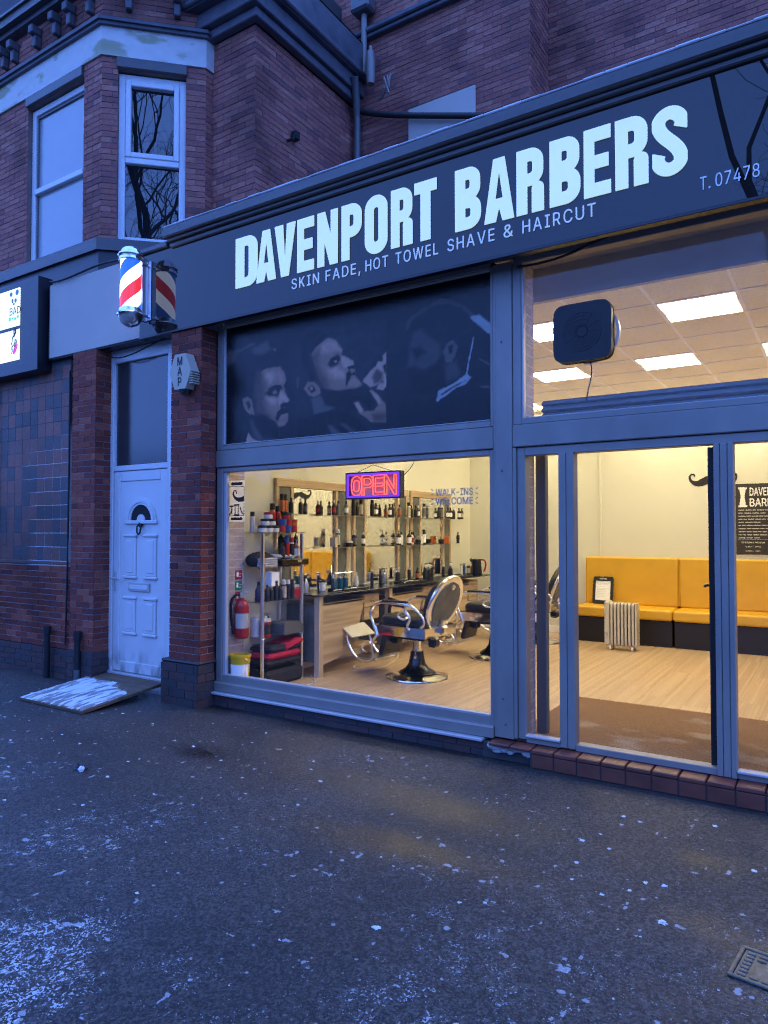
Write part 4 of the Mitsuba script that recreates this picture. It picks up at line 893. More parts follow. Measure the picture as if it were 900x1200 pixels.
# poster of three barbershop portraits, printed flat
PCOL = {'bgmid': (0.022, 0.021, 0.023), 'bg': (0.013, 0.013, 0.015), 'dark': (0.010, 0.009, 0.010), 'dim': (0.085, 0.065, 0.058), 'dim2': (0.045, 0.040, 0.038), 'shade': (0.085, 0.048, 0.036), 'mid': (0.235, 0.125, 0.085), 'mid2': (0.29, 0.155, 0.11), 'lite': (0.40, 0.225, 0.165), 'coll': (0.24, 0.25, 0.26)}
PP = [
('bgmid',[(-4.078,3.286),(-3.598,3.363),(-3.090,3.319),(-3.082,2.446),(-4.074,2.625)],0.1),
('dim',[(-4.567,3.308),(-4.373,3.357),(-4.316,3.272),(-4.451,3.240),(-4.543,3.266)],0.03),
('dim',[(-4.732,3.322),(-4.532,3.372),(-4.515,3.354),(-4.726,3.302)],0.012),
('dim',[(-4.908,3.338),(-4.792,3.331),(-4.732,3.331),(-4.767,3.231),(-4.876,3.192),(-4.913,3.250)],0.04),
('mid',[(-4.288,3.281),(-4.261,3.269),(-4.266,3.248),(-4.288,3.256)],0.008),
('dim',[(-4.573,2.637),(-4.470,2.629),(-4.267,2.544),(-4.223,2.441),(-4.469,2.446),(-4.526,2.514)],0.05),
('mid',[(-4.450,3.078),(-4.405,3.102),(-4.293,3.109),(-4.216,3.106),(-4.172,3.052),(-4.144,2.999),(-4.152,2.950),(-4.171,2.923),(-4.155,2.867),(-4.100,2.791),(-4.122,2.772),(-4.165,2.760),(-4.159,2.710),(-4.119,2.677),(-4.119,2.599),(-4.158,2.565),(-4.224,2.558),(-4.268,2.611),(-4.357,2.653),(-4.471,2.731),(-4.472,2.901),(-4.449,2.984)],0.01),
('shade',[(-4.484,3.082),(-4.427,3.050),(-4.387,2.926),(-4.403,2.826),(-4.369,2.730),(-4.290,2.638),(-4.334,2.600),(-4.516,2.701),(-4.518,2.941)],0.06),
('lite',[(-4.382,3.065),(-4.287,3.070),(-4.265,2.996),(-4.337,2.967),(-4.387,3.019)],0.035),
('mid2',[(-4.237,3.085),(-4.183,3.049),(-4.158,2.967),(-4.215,2.953),(-4.243,3.019)],0.03),
('dark',[(-4.394,2.880),(-4.336,2.920),(-4.270,2.930),(-4.204,2.929),(-4.176,2.909),(-4.214,2.869),(-4.247,2.831),(-4.336,2.843)],0.018),
('dark',[(-4.375,2.915),(-4.292,2.941),(-4.198,2.937),(-4.191,2.917),(-4.292,2.918)],0.008),
('mid',[(-4.314,2.884),(-4.269,2.896),(-4.247,2.873),(-4.286,2.860)],0.012),
('lite',[(-4.386,2.837),(-4.291,2.836),(-4.236,2.809),(-4.269,2.766),(-4.335,2.781)],0.03),
('lite',[(-4.206,2.893),(-4.176,2.865),(-4.104,2.789),(-4.127,2.775),(-4.181,2.791),(-4.219,2.749),(-4.236,2.801)],0.014),
('dark',[(-4.212,2.761),(-4.165,2.770),(-4.127,2.765),(-4.154,2.734),(-4.203,2.729)],0.01),
('dark',[(-4.246,2.693),(-4.181,2.730),(-4.116,2.704),(-4.116,2.674),(-4.197,2.665),(-4.240,2.609),(-4.268,2.636)],0.012),
('mid2',[(-4.219,2.645),(-4.127,2.675),(-4.119,2.657),(-4.211,2.619)],0.009),
('mid2',[(-4.246,2.576),(-4.202,2.610),(-4.150,2.589),(-4.180,2.561)],0.012),
('dark',[(-4.539,2.703),(-4.425,2.693),(-4.335,2.642),(-4.268,2.603),(-4.224,2.553),(-4.158,2.562),(-4.158,2.486),(-4.201,2.440),(-4.423,2.464),(-4.527,2.599)],0.03),
('mid',[(-4.675,2.854),(-4.622,2.874),(-4.563,2.842),(-4.540,2.772),(-4.525,2.697),(-4.586,2.705),(-4.650,2.765)],0.012),
('dark',[(-4.633,2.815),(-4.592,2.833),(-4.563,2.782),(-4.592,2.746)],0.014),
('lite',[(-4.630,2.435),(-4.625,2.470),(-4.596,2.532),(-4.538,2.472),(-4.446,2.438),(-4.446,2.423)],0.012),
('dim',[(-4.016,2.983),(-3.998,2.981),(-4.002,2.883),(-4.016,2.885)],0.015),
('dark',[(-3.973,3.301),(-3.896,3.360),(-3.745,3.361),(-3.647,3.282),(-3.795,3.225),(-3.845,3.162),(-3.800,3.037),(-3.756,2.923),(-3.857,2.934),(-3.960,3.097)],0.02),
('dim',[(-3.856,2.775),(-3.744,2.793),(-3.694,2.700),(-3.597,2.676),(-3.657,2.652),(-3.818,2.633)],0.015),
('mid',[(-3.858,3.164),(-3.801,3.226),(-3.671,3.281),(-3.586,3.244),(-3.520,3.156),(-3.526,3.113),(-3.408,3.049),(-3.399,3.020),(-3.431,3.000),(-3.388,2.975),(-3.393,2.928),(-3.324,2.853),(-3.315,2.828),(-3.384,2.808),(-3.454,2.815),(-3.549,2.806),(-3.694,2.842),(-3.769,2.954),(-3.813,3.058)],0.01),
('shade',[(-3.864,3.155),(-3.782,3.163),(-3.769,3.043),(-3.695,2.925),(-3.658,2.823),(-3.719,2.840),(-3.794,2.977)],0.05),
('lite',[(-3.757,3.224),(-3.671,3.271),(-3.580,3.228),(-3.538,3.154),(-3.646,3.150),(-3.745,3.163)],0.035),
('dark',[(-3.680,3.056),(-3.640,3.100),(-3.562,3.128),(-3.535,3.083),(-3.573,3.028),(-3.646,3.015)],0.015),
('lite',[(-3.606,3.074),(-3.578,3.077),(-3.576,3.059),(-3.598,3.056)],0.004),
('lite',[(-3.670,3.001),(-3.573,3.023),(-3.508,2.985),(-3.490,2.920),(-3.573,2.919),(-3.658,2.950)],0.035),
('lite',[(-3.530,3.107),(-3.408,3.047),(-3.405,3.020),(-3.466,3.004),(-3.511,2.993),(-3.537,3.052)],0.014),
('dark',[(-3.468,3.003),(-3.419,3.010),(-3.398,2.986),(-3.454,2.980)],0.008),
('dark',[(-3.480,2.953),(-3.443,2.982),(-3.419,2.931),(-3.464,2.869),(-3.487,2.824)],0.01),
('dark',[(-3.419,2.950),(-3.398,2.962),(-3.393,2.933),(-3.410,2.928)],0.006),
('mid2',[(-3.454,2.857),(-3.401,2.915),(-3.335,2.855),(-3.384,2.830),(-3.442,2.836)],0.01),
('dark',[(-3.756,2.854),(-3.658,2.828),(-3.549,2.816),(-3.454,2.815),(-3.384,2.812),(-3.312,2.828),(-3.235,2.787),(-3.179,2.659),(-3.292,2.618),(-3.477,2.621),(-3.597,2.680),(-3.706,2.711),(-3.744,2.793)],0.022),
('mid',[(-3.939,2.874),(-3.895,2.929),(-3.819,2.922),(-3.759,2.854),(-3.756,2.812),(-3.818,2.785),(-3.882,2.806)],0.01),
('dark',[(-3.895,2.874),(-3.844,2.898),(-3.804,2.844),(-3.850,2.822)],0.012),
('mid2',[(-3.869,2.876),(-3.844,2.883),(-3.838,2.853),(-3.859,2.850)],0.008),
('dark',[(-3.996,2.593),(-3.818,2.631),(-3.572,2.657),(-3.384,2.584),(-3.292,2.462),(-3.337,2.409),(-4.021,2.460)],0.02),
('dim',[(-3.669,2.521),(-3.639,2.527),(-3.524,2.433),(-3.620,2.440)],0.02),
('dim',[(-3.536,2.530),(-3.489,2.521),(-3.337,2.428),(-3.407,2.435)],0.02),
('lite',[(-3.312,2.866),(-3.246,2.929),(-3.179,2.977),(-3.162,3.008),(-3.112,3.006),(-3.112,3.052),(-3.077,3.077),(-3.077,2.797),(-3.112,2.771),(-3.179,2.788),(-3.157,2.825),(-3.235,2.803)],0.01),
('shade',[(-3.173,2.953),(-3.112,2.913),(-3.107,2.828),(-3.201,2.830),(-3.218,2.883)],0.02),
('mid',[(-3.235,2.815),(-3.179,2.822),(-3.112,2.885),(-3.106,2.875),(-3.170,2.809),(-3.224,2.802)],0.005),
('dark',[(-3.112,2.968),(-3.077,2.982),(-3.077,2.890),(-3.099,2.911)],0.015),
('mid',[(-3.403,2.689),(-3.358,2.703),(-3.292,2.611),(-3.201,2.612),(-3.157,2.647),(-3.179,2.715),(-3.249,2.777),(-3.224,2.792),(-3.154,2.731),(-3.082,2.649),(-3.082,2.506),(-3.224,2.521),(-3.337,2.597)],0.01),
('lite',[(-3.390,2.684),(-3.361,2.694),(-3.315,2.620),(-3.332,2.608)],0.008),
('lite',[(-3.235,2.772),(-3.218,2.780),(-3.157,2.713),(-3.123,2.663),(-3.157,2.666)],0.015),
('shade',[(-3.224,2.588),(-3.082,2.584),(-3.082,2.506),(-3.201,2.519)],0.03),
('bg',[(-3.078,3.622),(-2.151,3.550),(-2.157,2.273),(-3.078,2.336)],0.006),
('dim2',[(-2.895,3.227),(-2.884,3.301),(-2.754,3.363),(-2.586,3.422),(-2.484,3.394),(-2.365,3.323),(-2.301,3.259),(-2.321,3.240),(-2.404,3.321),(-2.505,3.373),(-2.617,3.384),(-2.733,3.349),(-2.841,3.298),(-2.868,3.227)],0.015),
('dim2',[(-2.857,3.099),(-2.830,3.189),(-2.755,3.214),(-2.670,3.136),(-2.587,3.078),(-2.577,2.976),(-2.629,2.928),(-2.723,2.885),(-2.809,2.933),(-2.884,2.928),(-2.863,2.996)],0.03),
('dark',[(-2.846,3.069),(-2.755,3.076),(-2.713,3.022),(-2.798,2.985)],0.03),
('dark',[(-2.874,2.894),(-2.723,2.875),(-2.608,2.916),(-2.547,2.881),(-2.567,2.756),(-2.755,2.684),(-2.863,2.733)],0.04),
('dim',[(-2.557,3.010),(-2.526,3.069),(-2.475,3.080),(-2.433,3.028),(-2.453,2.959),(-2.486,2.916),(-2.536,2.923)],0.012),
('dark',[(-2.516,3.040),(-2.470,3.052),(-2.477,2.989),(-2.506,2.980)],0.012),
('dim2',[(-2.547,2.899),(-2.445,2.922),(-2.406,2.809),(-2.527,2.760)],0.03),
('coll',[(-2.619,2.638),(-2.598,2.709),(-2.486,2.746),(-2.357,2.810),(-2.320,2.781),(-2.367,2.733),(-2.446,2.713),(-2.609,2.626)],0.008),
('shade',[(-2.578,2.684),(-2.446,2.742),(-2.367,2.760),(-2.446,2.724),(-2.578,2.666)],0.008),
('coll',[(-2.304,3.081),(-2.295,3.078),(-2.355,2.803),(-2.366,2.808)],0.005),
('coll',[(-2.330,3.237),(-2.257,3.247),(-2.219,3.210),(-2.158,3.155),(-2.158,3.077),(-2.219,3.130)],0.012),
('dim',[(-2.259,2.919),(-2.159,2.858),(-2.159,2.842),(-2.254,2.904)],0.006),
('dim',[(-2.250,2.711),(-2.160,2.692),(-2.160,2.678),(-2.245,2.694)],0.006),
]
def poster_fn(p, n, uv):
    X, Z = p.x, p.z
    col = mi.Color3f(0.012, 0.012, 0.014)
    wob = (F(X * 30, Z * 30, 1.0, 2) - 0.5) * 0.012
    for nm, pts, soft in PP:
        d2 = mi.Float(1e9); inside = mi.Float(1)
        m = len(pts)
        for i in range(m):
            ax, az = pts[i]; bx, bz = pts[i - 1]
            ex, ez = bx - ax, bz - az
            wx, wz = X - ax, Z - az
            t = dr.clip((wx * ex + wz * ez) / (ex * ex + ez * ez), 0, 1)
            qx, qz = wx - ex * t, wz - ez * t
            d2 = dr.minimum(d2, qx * qx + qz * qz)
            c1 = Z >= az; c2 = Z < bz; c3 = (ex * wz) > (ez * wx)
            flip = (c1 & c2 & c3) | (~c1 & ~c2 & ~c3)
            inside = dr.select(flip, -inside, inside)
        d = dr.sqrt(d2) * inside + wob
        col = MIX(col, PCOL[nm], SS(soft, -soft, d))
    return col * (0.85 + 0.3 * F(X * 25, Z * 25, 4.0, 2))
mat('mat_poster', {'type': 'twosided', 'b': {'type': 'roughplastic', 'diffuse_reflectance': mikit.proc(poster_fn), 'alpha': 0.08, 'int_ior': 1.33}})
solo('window_poster', trimesh.Trimesh([[-4.885, .035, 2.443], [-2.155, .035, 2.443], [-2.155, .035, 3.548], [-4.885, .035, 3.548]], [[0, 1, 2], [0, 2, 3]], process=False), 'mat_poster', False,
     'dark poster of three bearded men having haircuts filling the upper shop window', 'poster')
solo('poster_backboard', box(-4.9, -2.14, 0.06, 0.10, 2.40, 3.62), 'mat_black', False, 'black board behind the dark poster of the upper shop window', 'board')

# ------------------------------------------------------------------ things in the shop window and the shop
def at(key_parent, name, mesh, bsdf, M, smooth=False, label=None):
    m = mesh.copy(); m.apply_transform(M); return part(key_parent, name, m, bsdf, smooth, label)
def TR(x, y, z, a=0.0):
    M = trimesh.transformations.rotation_matrix(a, [0, 0, 1]); M[:3, 3] = (x, y, z); return M

# neon sign
mat('mat_translucent', {'type': 'principledthin', 'base_color': rgb((0.86, 0.84, 0.78)), 'diff_trans': 1.5, 'roughness': 0.6})
k = thing('neon_sign', 'red neon OPEN sign in a violet lit frame hanging in the shop window', 'sign')
ox0, ox1, oz0, oz1, oy = -3.535, -2.985, 1.893, 2.118, 0.13
part(k, 'case', cat_([cbox(ox0, ox1, oy + .022, oy + .03, oz0, oz1, .002), cbox(ox0, ox0 + .012, oy - .03, oy + .021, oz0, oz1, .003), cbox(ox1 - .012, ox1, oy - .03, oy + .021, oz0, oz1, .003),
                      cbox(ox0 + .012, ox1 - .012, oy - .03, oy + .021, oz0, oz0 + .012, .003), cbox(ox0 + .012, ox1 - .012, oy - .03, oy + .021, oz1 - .012, oz1, .003)]), 'mat_purple_dark')
part(k, 'backing', box(ox0 + .02, ox1 - .02, oy + .017, oy + .0215, oz0 + .02, oz1 - .02), 'mat_translucent')
rim = [(ox0 + .02, oz0 + .02), (ox1 - .02, oz0 + .02), (ox1 - .02, oz1 - .02), (ox0 + .02, oz1 - .02), (ox0 + .02, oz0 + .021)]
rp_ = sg.LineString(rim[:-1] + [rim[0]]).buffer(0.0085).simplify(0.001)
s = part(k, 'border_tube', upright(extr(rp_, 0.016), 0, oy - .012, 0), 'mat_purple_dark'); scene[s]['emitter'] = emit((0.22, 0.04, 0.95), 0.1)
neon = {'O': [[(0.5, 0), (0.12, .12), (0, .5), (0.12, .88), (.5, 1), (.88, .88), (1, .5), (.88, .12), (.5, 0)]],
        'P': [[(0, 0), (0, 1), (.7, 1), (1, .85), (1, .6), (.7, .46), (.05, .46)]],
        'E': [[(1, 0), (0, 0), (0, 1), (1, 1)], [(0.02, .52), (.85, .52)]],
        'N': [[(0, 0), (0, 1), (1, 0), (1, 1)]]}
lx = ox0 + .055
for ch in 'OPEN':
    w_, h_ = .092, .142
    ms = []
    for st in neon[ch]:
        P_ = [(lx + a * w_, oz0 + .041 + b * h_) for a, b in st]
        if ch == 'O': P_ = [tuple(q) for q in curve(P_, 30)]
        ln = sg.LineString(P_)
        ms.append(ln.buffer(0.0150).difference(ln.buffer(0.0100)) if ch != 'O' else union_all([sg.LineString([(lx + .5 * w_ + (x_ - lx - .5 * w_) * q, oz0 + .041 + .5 * h_ + (z_ - oz0 - .041 - .5 * h_) * q) for x_, z_ in P_]).buffer(.0027) for q in (1.14, .66)]))
    s = part(k, 'letter', upright(extr(union_all(ms).simplify(.0008), 0.009), 0, oy - .004, 0), 'mat_red'); scene[s]['emitter'] = emit((3.2, 0.22, 0.10), 0.1)
    lx += .113
part(k, 'chain', cat_([tube([(-3.42, oy - .01, oz1), (-3.26, oy - .02, 2.175)], .0025, 5), tube([(-3.08, oy - .01, oz1), (-3.26, oy - .02, 2.175)], .0025, 5), tube(curve([(-2.99, oy, 2.07), (-2.93, oy, 2.11), (-2.87, oy, 2.19)], 8), .003, 5)]), 'mat_black')
# vinyl on the pane
k = thing('window_lettering', 'grey WALK-INS WELCOME lettering stuck on the shop window pane', 'lettering')
part(k, 'word', word('WALK-INS', -2.635, -2.315, 1.897, 0.052, 0.0505, 0.0012, True), 'mat_sticker_grey')
part(k, 'word', word('WELCOME', -2.635, -2.315, 1.828, 0.052, 0.0505, 0.0012, True), 'mat_sticker_grey')
ds = []
for sx, xa in ((-1, -2.665), (1, -2.285)):
    for i in range(4):
        ds.append(affinity.translate(affinity.rotate(sg.box(-.012, -.004, .012, .004), 35 * sx if i % 2 else -25 * sx), xa, 1.835 + i * .036))
part(k, 'dashes', upright(extr(union_all(ds), .0012), 0, .0505, 0), 'mat_sticker_grey')

# plaque
k = thing('plaque', 'cream plaque with black moustache and barber pole emblem at the window end', 'plaque')
x0, x1, z0, z1, py = -4.915, -4.70, 1.712, 2.105, 0.10
def rbox(x0, z0, x1, z1, r): return sg.box(x0 + r, z0 + r, x1 - r, z1 - r).buffer(r, 6)
part(k, 'board', upright(extr(rbox(x0, z0, x1, z1, .02), .0015).slice_plane((0, 0, .0007), (0, 0, 1)), 0, py + .0015, 0), 'mat_translucent')
ink = [rbox(x0 + .008, z0 + .055, x1 - .008, z1 - .055, .012).difference(rbox(x0 + .013, z0 + .06, x1 - .013, z1 - .06, .01)), rbox(x0 + .035, z1 - .045, x1 - .03, z1 - .017, .012), rbox(x0 + .035, z0 + .017, x1 - .03, z0 + .043, .012)]
def strokes(pts, rads, n=26):
    c = curve([(p[0], p[1], r) for p, r in zip(pts, rads)], n)
    return union_all([sg.MultiPoint([a[:2] for a in ()]) if False else union_all([sg.Point(c[i][:2]).buffer(max(c[i][2], .001), 6), sg.Point(c[i + 1][:2]).buffer(max(c[i + 1][2], .001), 6)]).convex_hull for i in range(len(c) - 1)])
ink.append(affinity.translate(strokes([(.10, .0), (.05, -.012), (.01, -.01), (-.035, .015), (-.05, .05), (-.03, .075), (-.008, .06), (-.014, .045)], [.026, .022, .018, .012, .009, .006, .005, .004]), x1 - .10, 1.935).intersection(sg.box(x0 + .012, z0, x1 - .012, z1)))
ink += [sg.box(x0 + .04, 1.785, x0 + .052, 1.865), sg.box(x0 + .02, 1.855, x0 + .07, 1.868), sg.box(x0 + .085, 1.78, x0 + .095, 1.868), sg.box(x0 + .125, 1.78, x0 + .135, 1.868), sg.box(x0 + .075, 1.865, x0 + .145, 1.88), sg.box(x0 + .075, 1.772, x0 + .145, 1.785),
        sg.LineString([(x0 + .155, 1.85), (x0 + .175, 1.80), (x0 + .198, 1.785)]).buffer(.006), sg.LineString([(x0 + .02, 1.785), (x0 + .04, 1.81)]).buffer(.006)]
part(k, 'print', upright(extr(union_all(ink), .001), 0, py - .0002, 0), 'mat_black')
# fire point stickers, extinguisher, bucket
for i, (b, lab) in enumerate((('mat_red', 'upper red fire sticker on the brick paper pier'), ('mat_green', 'green safety sticker between two red ones on the pier'), ('mat_red', 'lower red fire sticker just above the extinguisher'))):
    q = thing('safety_sticker', lab, 'sticker'); zc = 1.20 - i * .105
    part(q, 'sheet', box(-4.929, -4.926, .21, .30, zc - .045, zc + .045), b)
    part(q, 'symbol', cat_([box(-4.926, -4.9245, .225, .25, zc - .02, zc + .03), box(-4.926, -4.9245, .262, .29, zc + .005, zc + .012), box(-4.926, -4.9245, .262, .285, zc - .02, zc - .012)]), 'mat_paper')
k = thing('fire_extinguisher', 'red fire extinguisher with black hose hanging at the left end of the window', 'fire extinguisher')
ex = (-4.845, .215)
part(k, 'cylinder', lathe([(0, 0), (.05, 0), (.066, .012), (.068, .03), (.068, .30), (.06, .335), (.035, .36), (.022, .37), (.022, .385), (0, .385)], 28, (ex[0], ex[1], .60)), 'mat_red', 40)
part(k, 'label', lathe([(.0685, .10), (.0688, .10), (.0688, .24), (.0685, .24)], 28, (ex[0], ex[1], .60)).slice_plane((ex[0] + .02, ex[1] - .02, 0), (.8, -.6, 0)), 'mat_print_grey')
part(k, 'valve', cat_([tube([(ex[0], ex[1], .98), (ex[0], ex[1], 1.03)], .018, 10), cbox(ex[0] - .02, ex[0] + .09, ex[1] - .01, ex[1] + .01, 1.025, 1.04, .004), cbox(ex[0] - .01, ex[0] + .08, ex[1] - .01, ex[1] + .01, 1.05, 1.062, .004)]), 'mat_box_cream')
part(k, 'hose', tube(curve([(ex[0], ex[1], 1.01), (ex[0] - .05, ex[1] - .05, 1.0), (ex[0] - .075, ex[1] - .07, .90), (ex[0] - .07, ex[1] - .06, .75), (ex[0] - .045, ex[1] - .06, .64)], 20), .012, 8), 'mat_black', 40)
k = thing('bucket', 'yellow plastic bucket with white label on the floor below the extinguisher', 'bucket')
part(k, 'body', lathe([(0, 0), (.075, 0), (.095, .32), (.102, .325), (.102, .345), (.09, .345), (.09, .325), (.07, .02), (0, .02)], 28, (-4.81, .165, FZ)), 'mat_yellow', 40)
part(k, 'label', lathe([(.0835, .10), (.0845, .10), (.0935, .26), (.0925, .26)], 28, (-4.81, .165, FZ)).slice_plane((-4.80, .14, 0), (.45, -.89, 0)), 'mat_paper')
part(k, 'handle', tube([(-4.81 + .104 * math.cos(t), .165 + .104 * math.sin(t) - .03 * math.sin((t + .4)) , FZ + .32 - .07 * math.sin((t + .4))) for t in np.linspace(-.4, math.pi - .4, 14)], .004, 5), 'mat_steel')

# products: one mesh per kind, a thing per item
PM = {}
def pmesh(kind):
    if kind not in PM:
        if kind == 'bottle': PM[kind] = {'body': lathe([(0, 0), (.022, 0), (.025, .004), (.025, .105), (.018, .125), (.009, .132), (.009, .14), (0, .14)], 16), 'cap': lathe([(0, .138), (.011, .138), (.011, .165), (.008, .17), (0, .17)], 12)}
        if kind == 'pump bottle': PM[kind] = {'body': lathe([(0, 0), (.03, 0), (.033, .004), (.033, .115), (.022, .132), (.010, .136), (0, .136)], 16), 'pump': cat_([lathe([(0, .135), (.012, .135), (.012, .15), (.004, .152), (.004, .178), (.010, .18), (.010, .19), (0, .19)], 12), cbox(-.004, .04, -.005, .005, .181, .189, .002)])}
        if kind == 'spray bottle': PM[kind] = {'body': lathe([(0, 0), (.03, 0), (.034, .005), (.034, .10), (.014, .145), (.012, .16), (0, .16)], 16), 'trigger': cat_([cbox(-.015, .045, -.01, .01, .165, .195, .006), cbox(.018, .028, -.006, .006, .12, .166, .003), cbox(-.012, .012, -.012, .012, .155, .166, .003)])}
        if kind == 'spray can': PM[kind] = {'body': lathe([(0, 0), (.024, 0), (.026, .003), (.026, .15), (.02, .16), (0, .16)], 16), 'cap': lathe([(0, .158), (.022, .158), (.022, .20), (.019, .204), (0, .204)], 14)}
        if kind == 'tub': PM[kind] = {'body': lathe([(0, 0), (.040, 0), (.043, .003), (.043, .042), (0, .042)], 20), 'lid': lathe([(0, .0415), (.045, .0415), (.045, .062), (.042, .065), (0, .065)], 20)}
        if kind == 'carton': PM[kind] = {'box': cbox(-.035, .035, -.03, .03, 0, .11, .002)}
        if kind == 'jar': PM[kind] = {'body': lathe([(0, 0), (.032, 0), (.036, .004), (.036, .10), (0, .10)], 18), 'lid': lathe([(0, .10), (.038, .10), (.038, .118), (.012, .122), (.012, .135), (0, .137)], 18)}
        if kind == 'clipper': PM[kind] = {'body': cat_([cbox(-.022, .022, -.02, .02, 0, .15, .014)]), 'blade': cbox(-.02, .02, -.016, .016, .151, .175, .003)}
    return PM[kind]
PLY = {}
PLACE = {}
PRL = random.Random(77)
for kd_, (r_, a_, b_) in {'bottle': (.0255, .03, .09), 'spray can': (.0265, .02, .14), 'pump bottle': (.0335, .02, .10), 'jar': (.0365, .02, .085)}.items():
    pmesh(kd_)['label'] = lathe([(r_ - .001, a_), (r_, a_), (r_, b_), (r_ - .001, b_)], 16)
def pply(kind, pname, b):
    q = (kind, pname, b)
    if q not in PLY: PLY[q] = mikit.ply(pmesh(kind)[pname], b, smooth=35)
    return PLY[q]
CN = {'mat_black': 'black', 'mat_white_plastic': 'white', 'mat_red': 'red', 'mat_blue_plastic': 'blue', 'mat_teal': 'teal', 'mat_green': 'green', 'mat_brown_bottle': 'dark brown', 'mat_orange': 'orange', 'mat_purple_dark': 'dark purple', 'mat_yellow': 'yellow', 'mat_box_cream': 'cream', 'mat_black_gloss': 'black', 'mat_steel': 'silver', 'mat_grey_metal': 'grey', 'mat_cream_enamel': 'cream'}
def product(kind, c, c2, pos, where, s=1.0, a=0.0, sz=1.0):
    nm = kind.replace(' ', '_')
    key = thing(nm)
    labels[key] = {'label': f'{CN[c]} {kind}, {CN[c2]} top, {where}' if kind != 'carton' else f'{CN[c]} carton {where}', 'category': kind}
    labels[key]['group'] = f'{CN[c]} {kind}s {where}'; PLACE[key] = pos[1] - 0.3 * pos[2]
    M = T().translate(list(pos)).rotate([0, 0, 1], math.degrees(a)).scale([s, s, s * sz])
    for j, pn in enumerate(pmesh(kind)):
        if pn == 'label':
            if PRL.random() < .35: continue
            cl = PRL.choice(['mat_paper', 'mat_paper', 'mat_red', 'mat_box_cream', 'mat_black', 'mat_orange', 'mat_grey_metal'])
            if cl == c: continue
        else: cl = c if j == 0 else c2
        scene[f'{key}__{pn}'] = {**pply(kind, pn, cl), 'to_world': M}

# display shelf at the window end
k = thing('display_shelf', 'steel and glass display shelf crowded with products at the left end of the window', 'shelf')
SX0, SX1, SY0, SY1 = -5.01, -4.70, .345, .935
for lx_ in (SX0 + .015, SX1):
    for ly_ in (SY0, SY1):
        part(k, 'leg', tube([(lx_, ly_, FZ), (lx_, ly_, 1.60)], .020, 14), 'mat_chrome', 40)
LV = [1.605, 1.265, .93, .58, .29]
for z in LV:
    part(k, 'glass_shelf', cbox(SX0, SX1 + .03, SY0 - .03, SY1 + .03, z, z + .009, .002), 'mat_glass_solid')
z = LV[0] + .010
W_ = 'on top of the display shelf'
for j in range(3): product('tub', 'mat_white_plastic', 'mat_black', (-4.76, SY0 + .06 + j * .092, z), W_)
for j in range(2): product('tub', 'mat_white_plastic', 'mat_black', (-4.76, SY0 + .10 + j * .092, z + .066), W_)
product('tub', 'mat_white_plastic', 'mat_red', (-4.76, SY0 + .145, z + .132), W_)
for j, (c, c2) in enumerate((('mat_red', 'mat_red'), ('mat_blue_plastic', 'mat_blue_plastic'), ('mat_red', 'mat_red'))): product('tub', c, c2, (-4.765, SY0 + .345 + j * .092, z), W_)
for j, (c, c2) in enumerate((('mat_blue_plastic', 'mat_blue_plastic'), ('mat_red', 'mat_red'), ('mat_orange', 'mat_red'))): product('tub', c, c2, (-4.765, SY0 + .36 + j * .085, z + .066), W_)
product('tub', 'mat_red', 'mat_black', (-4.77, SY0 + .42, z + .132), W_)
product('spray can', 'mat_orange', 'mat_black', (-4.88, SY0 + .34, z), W_, 1.15, 0, 1.25)
product('spray can', 'mat_red', 'mat_black', (-4.88, SY0 + .42, z), W_, 1.15, 0, 1.15)
product('spray can', 'mat_white_plastic', 'mat_black', (-4.93, SY0 + .10, z), W_)
z = LV[1] + .010
W_ = 'on the second tier of the display shelf'
bag = trimesh.creation.icosphere(3, 1.0); bag.vertices *= [.11, .17, .085]; bag.vertices *= 1 + .12 * (meshkit.noise(bag.vertices * 25)[:, None] - .5); bag.vertices[:, 2] = np.maximum(bag.vertices[:, 2], -.06); bag.apply_translation((-4.86, SY0 + .14, z + .061))
solo('cloth_bag', bag, 'mat_black_towel', True, 'rumpled black cloth bag ' + W_, 'bag')
tw_ = cat_([cbox(-4.80, -4.69, SY0 + .02, SY0 + .22, z + i * .022, z + .020 + i * .022, .009) for i in range(4)])
solo('folded_towel', tw_, 'mat_grey_towel', 30, 'folded grey towels ' + W_, 'towel')
q = thing('tool_case', 'flat black tool case ' + W_, 'case')
part(q, 'body', cbox(-4.98, -4.68, SY0 + .26, SY1 + .10, z, z + .07, .012), 'mat_black_gloss'); part(q, 'latch', cbox(-4.682, -4.672, SY0 + .5, SY0 + .56, z + .03, z + .05, .003), 'mat_steel')
tw_ = cbox(-4.93, -4.74, SY0 + .26, SY0 + .56, z + .071, z + .115, .02); solo('folded_towel', tw_, 'mat_grey_towel', 30, 'folded pale towel lying on the flat black tool case', 'towel')
for j, (kd, c, c2, s_) in enumerate((('spray bottle', 'mat_black', 'mat_black', 1.05), ('spray can', 'mat_blue_plastic', 'mat_blue_plastic', 1.15), ('spray can', 'mat_white_plastic', 'mat_red', 1.05), ('pump bottle', 'mat_orange', 'mat_white_plastic', 1.0))):
    product(kd, c, c2, (-4.77, SY0 + .36 + j * .075, z + .071 if False else z + .0715), 'standing on the black tool case', s_)
z = LV[2] + .010
W_ = 'on the third tier of the display shelf'
prr = random.Random(19)
product('spray bottle', 'mat_purple_dark', 'mat_black', (-4.78, SY0 + .03, z), W_)
solo('carton', cbox(-4.80, -4.71, SY0 + .14, SY0 + .26, z + .14, z + .28, .004), 'mat_paper', False, 'white paper carton resting on bottles on the third tier of the display shelf', 'carton')
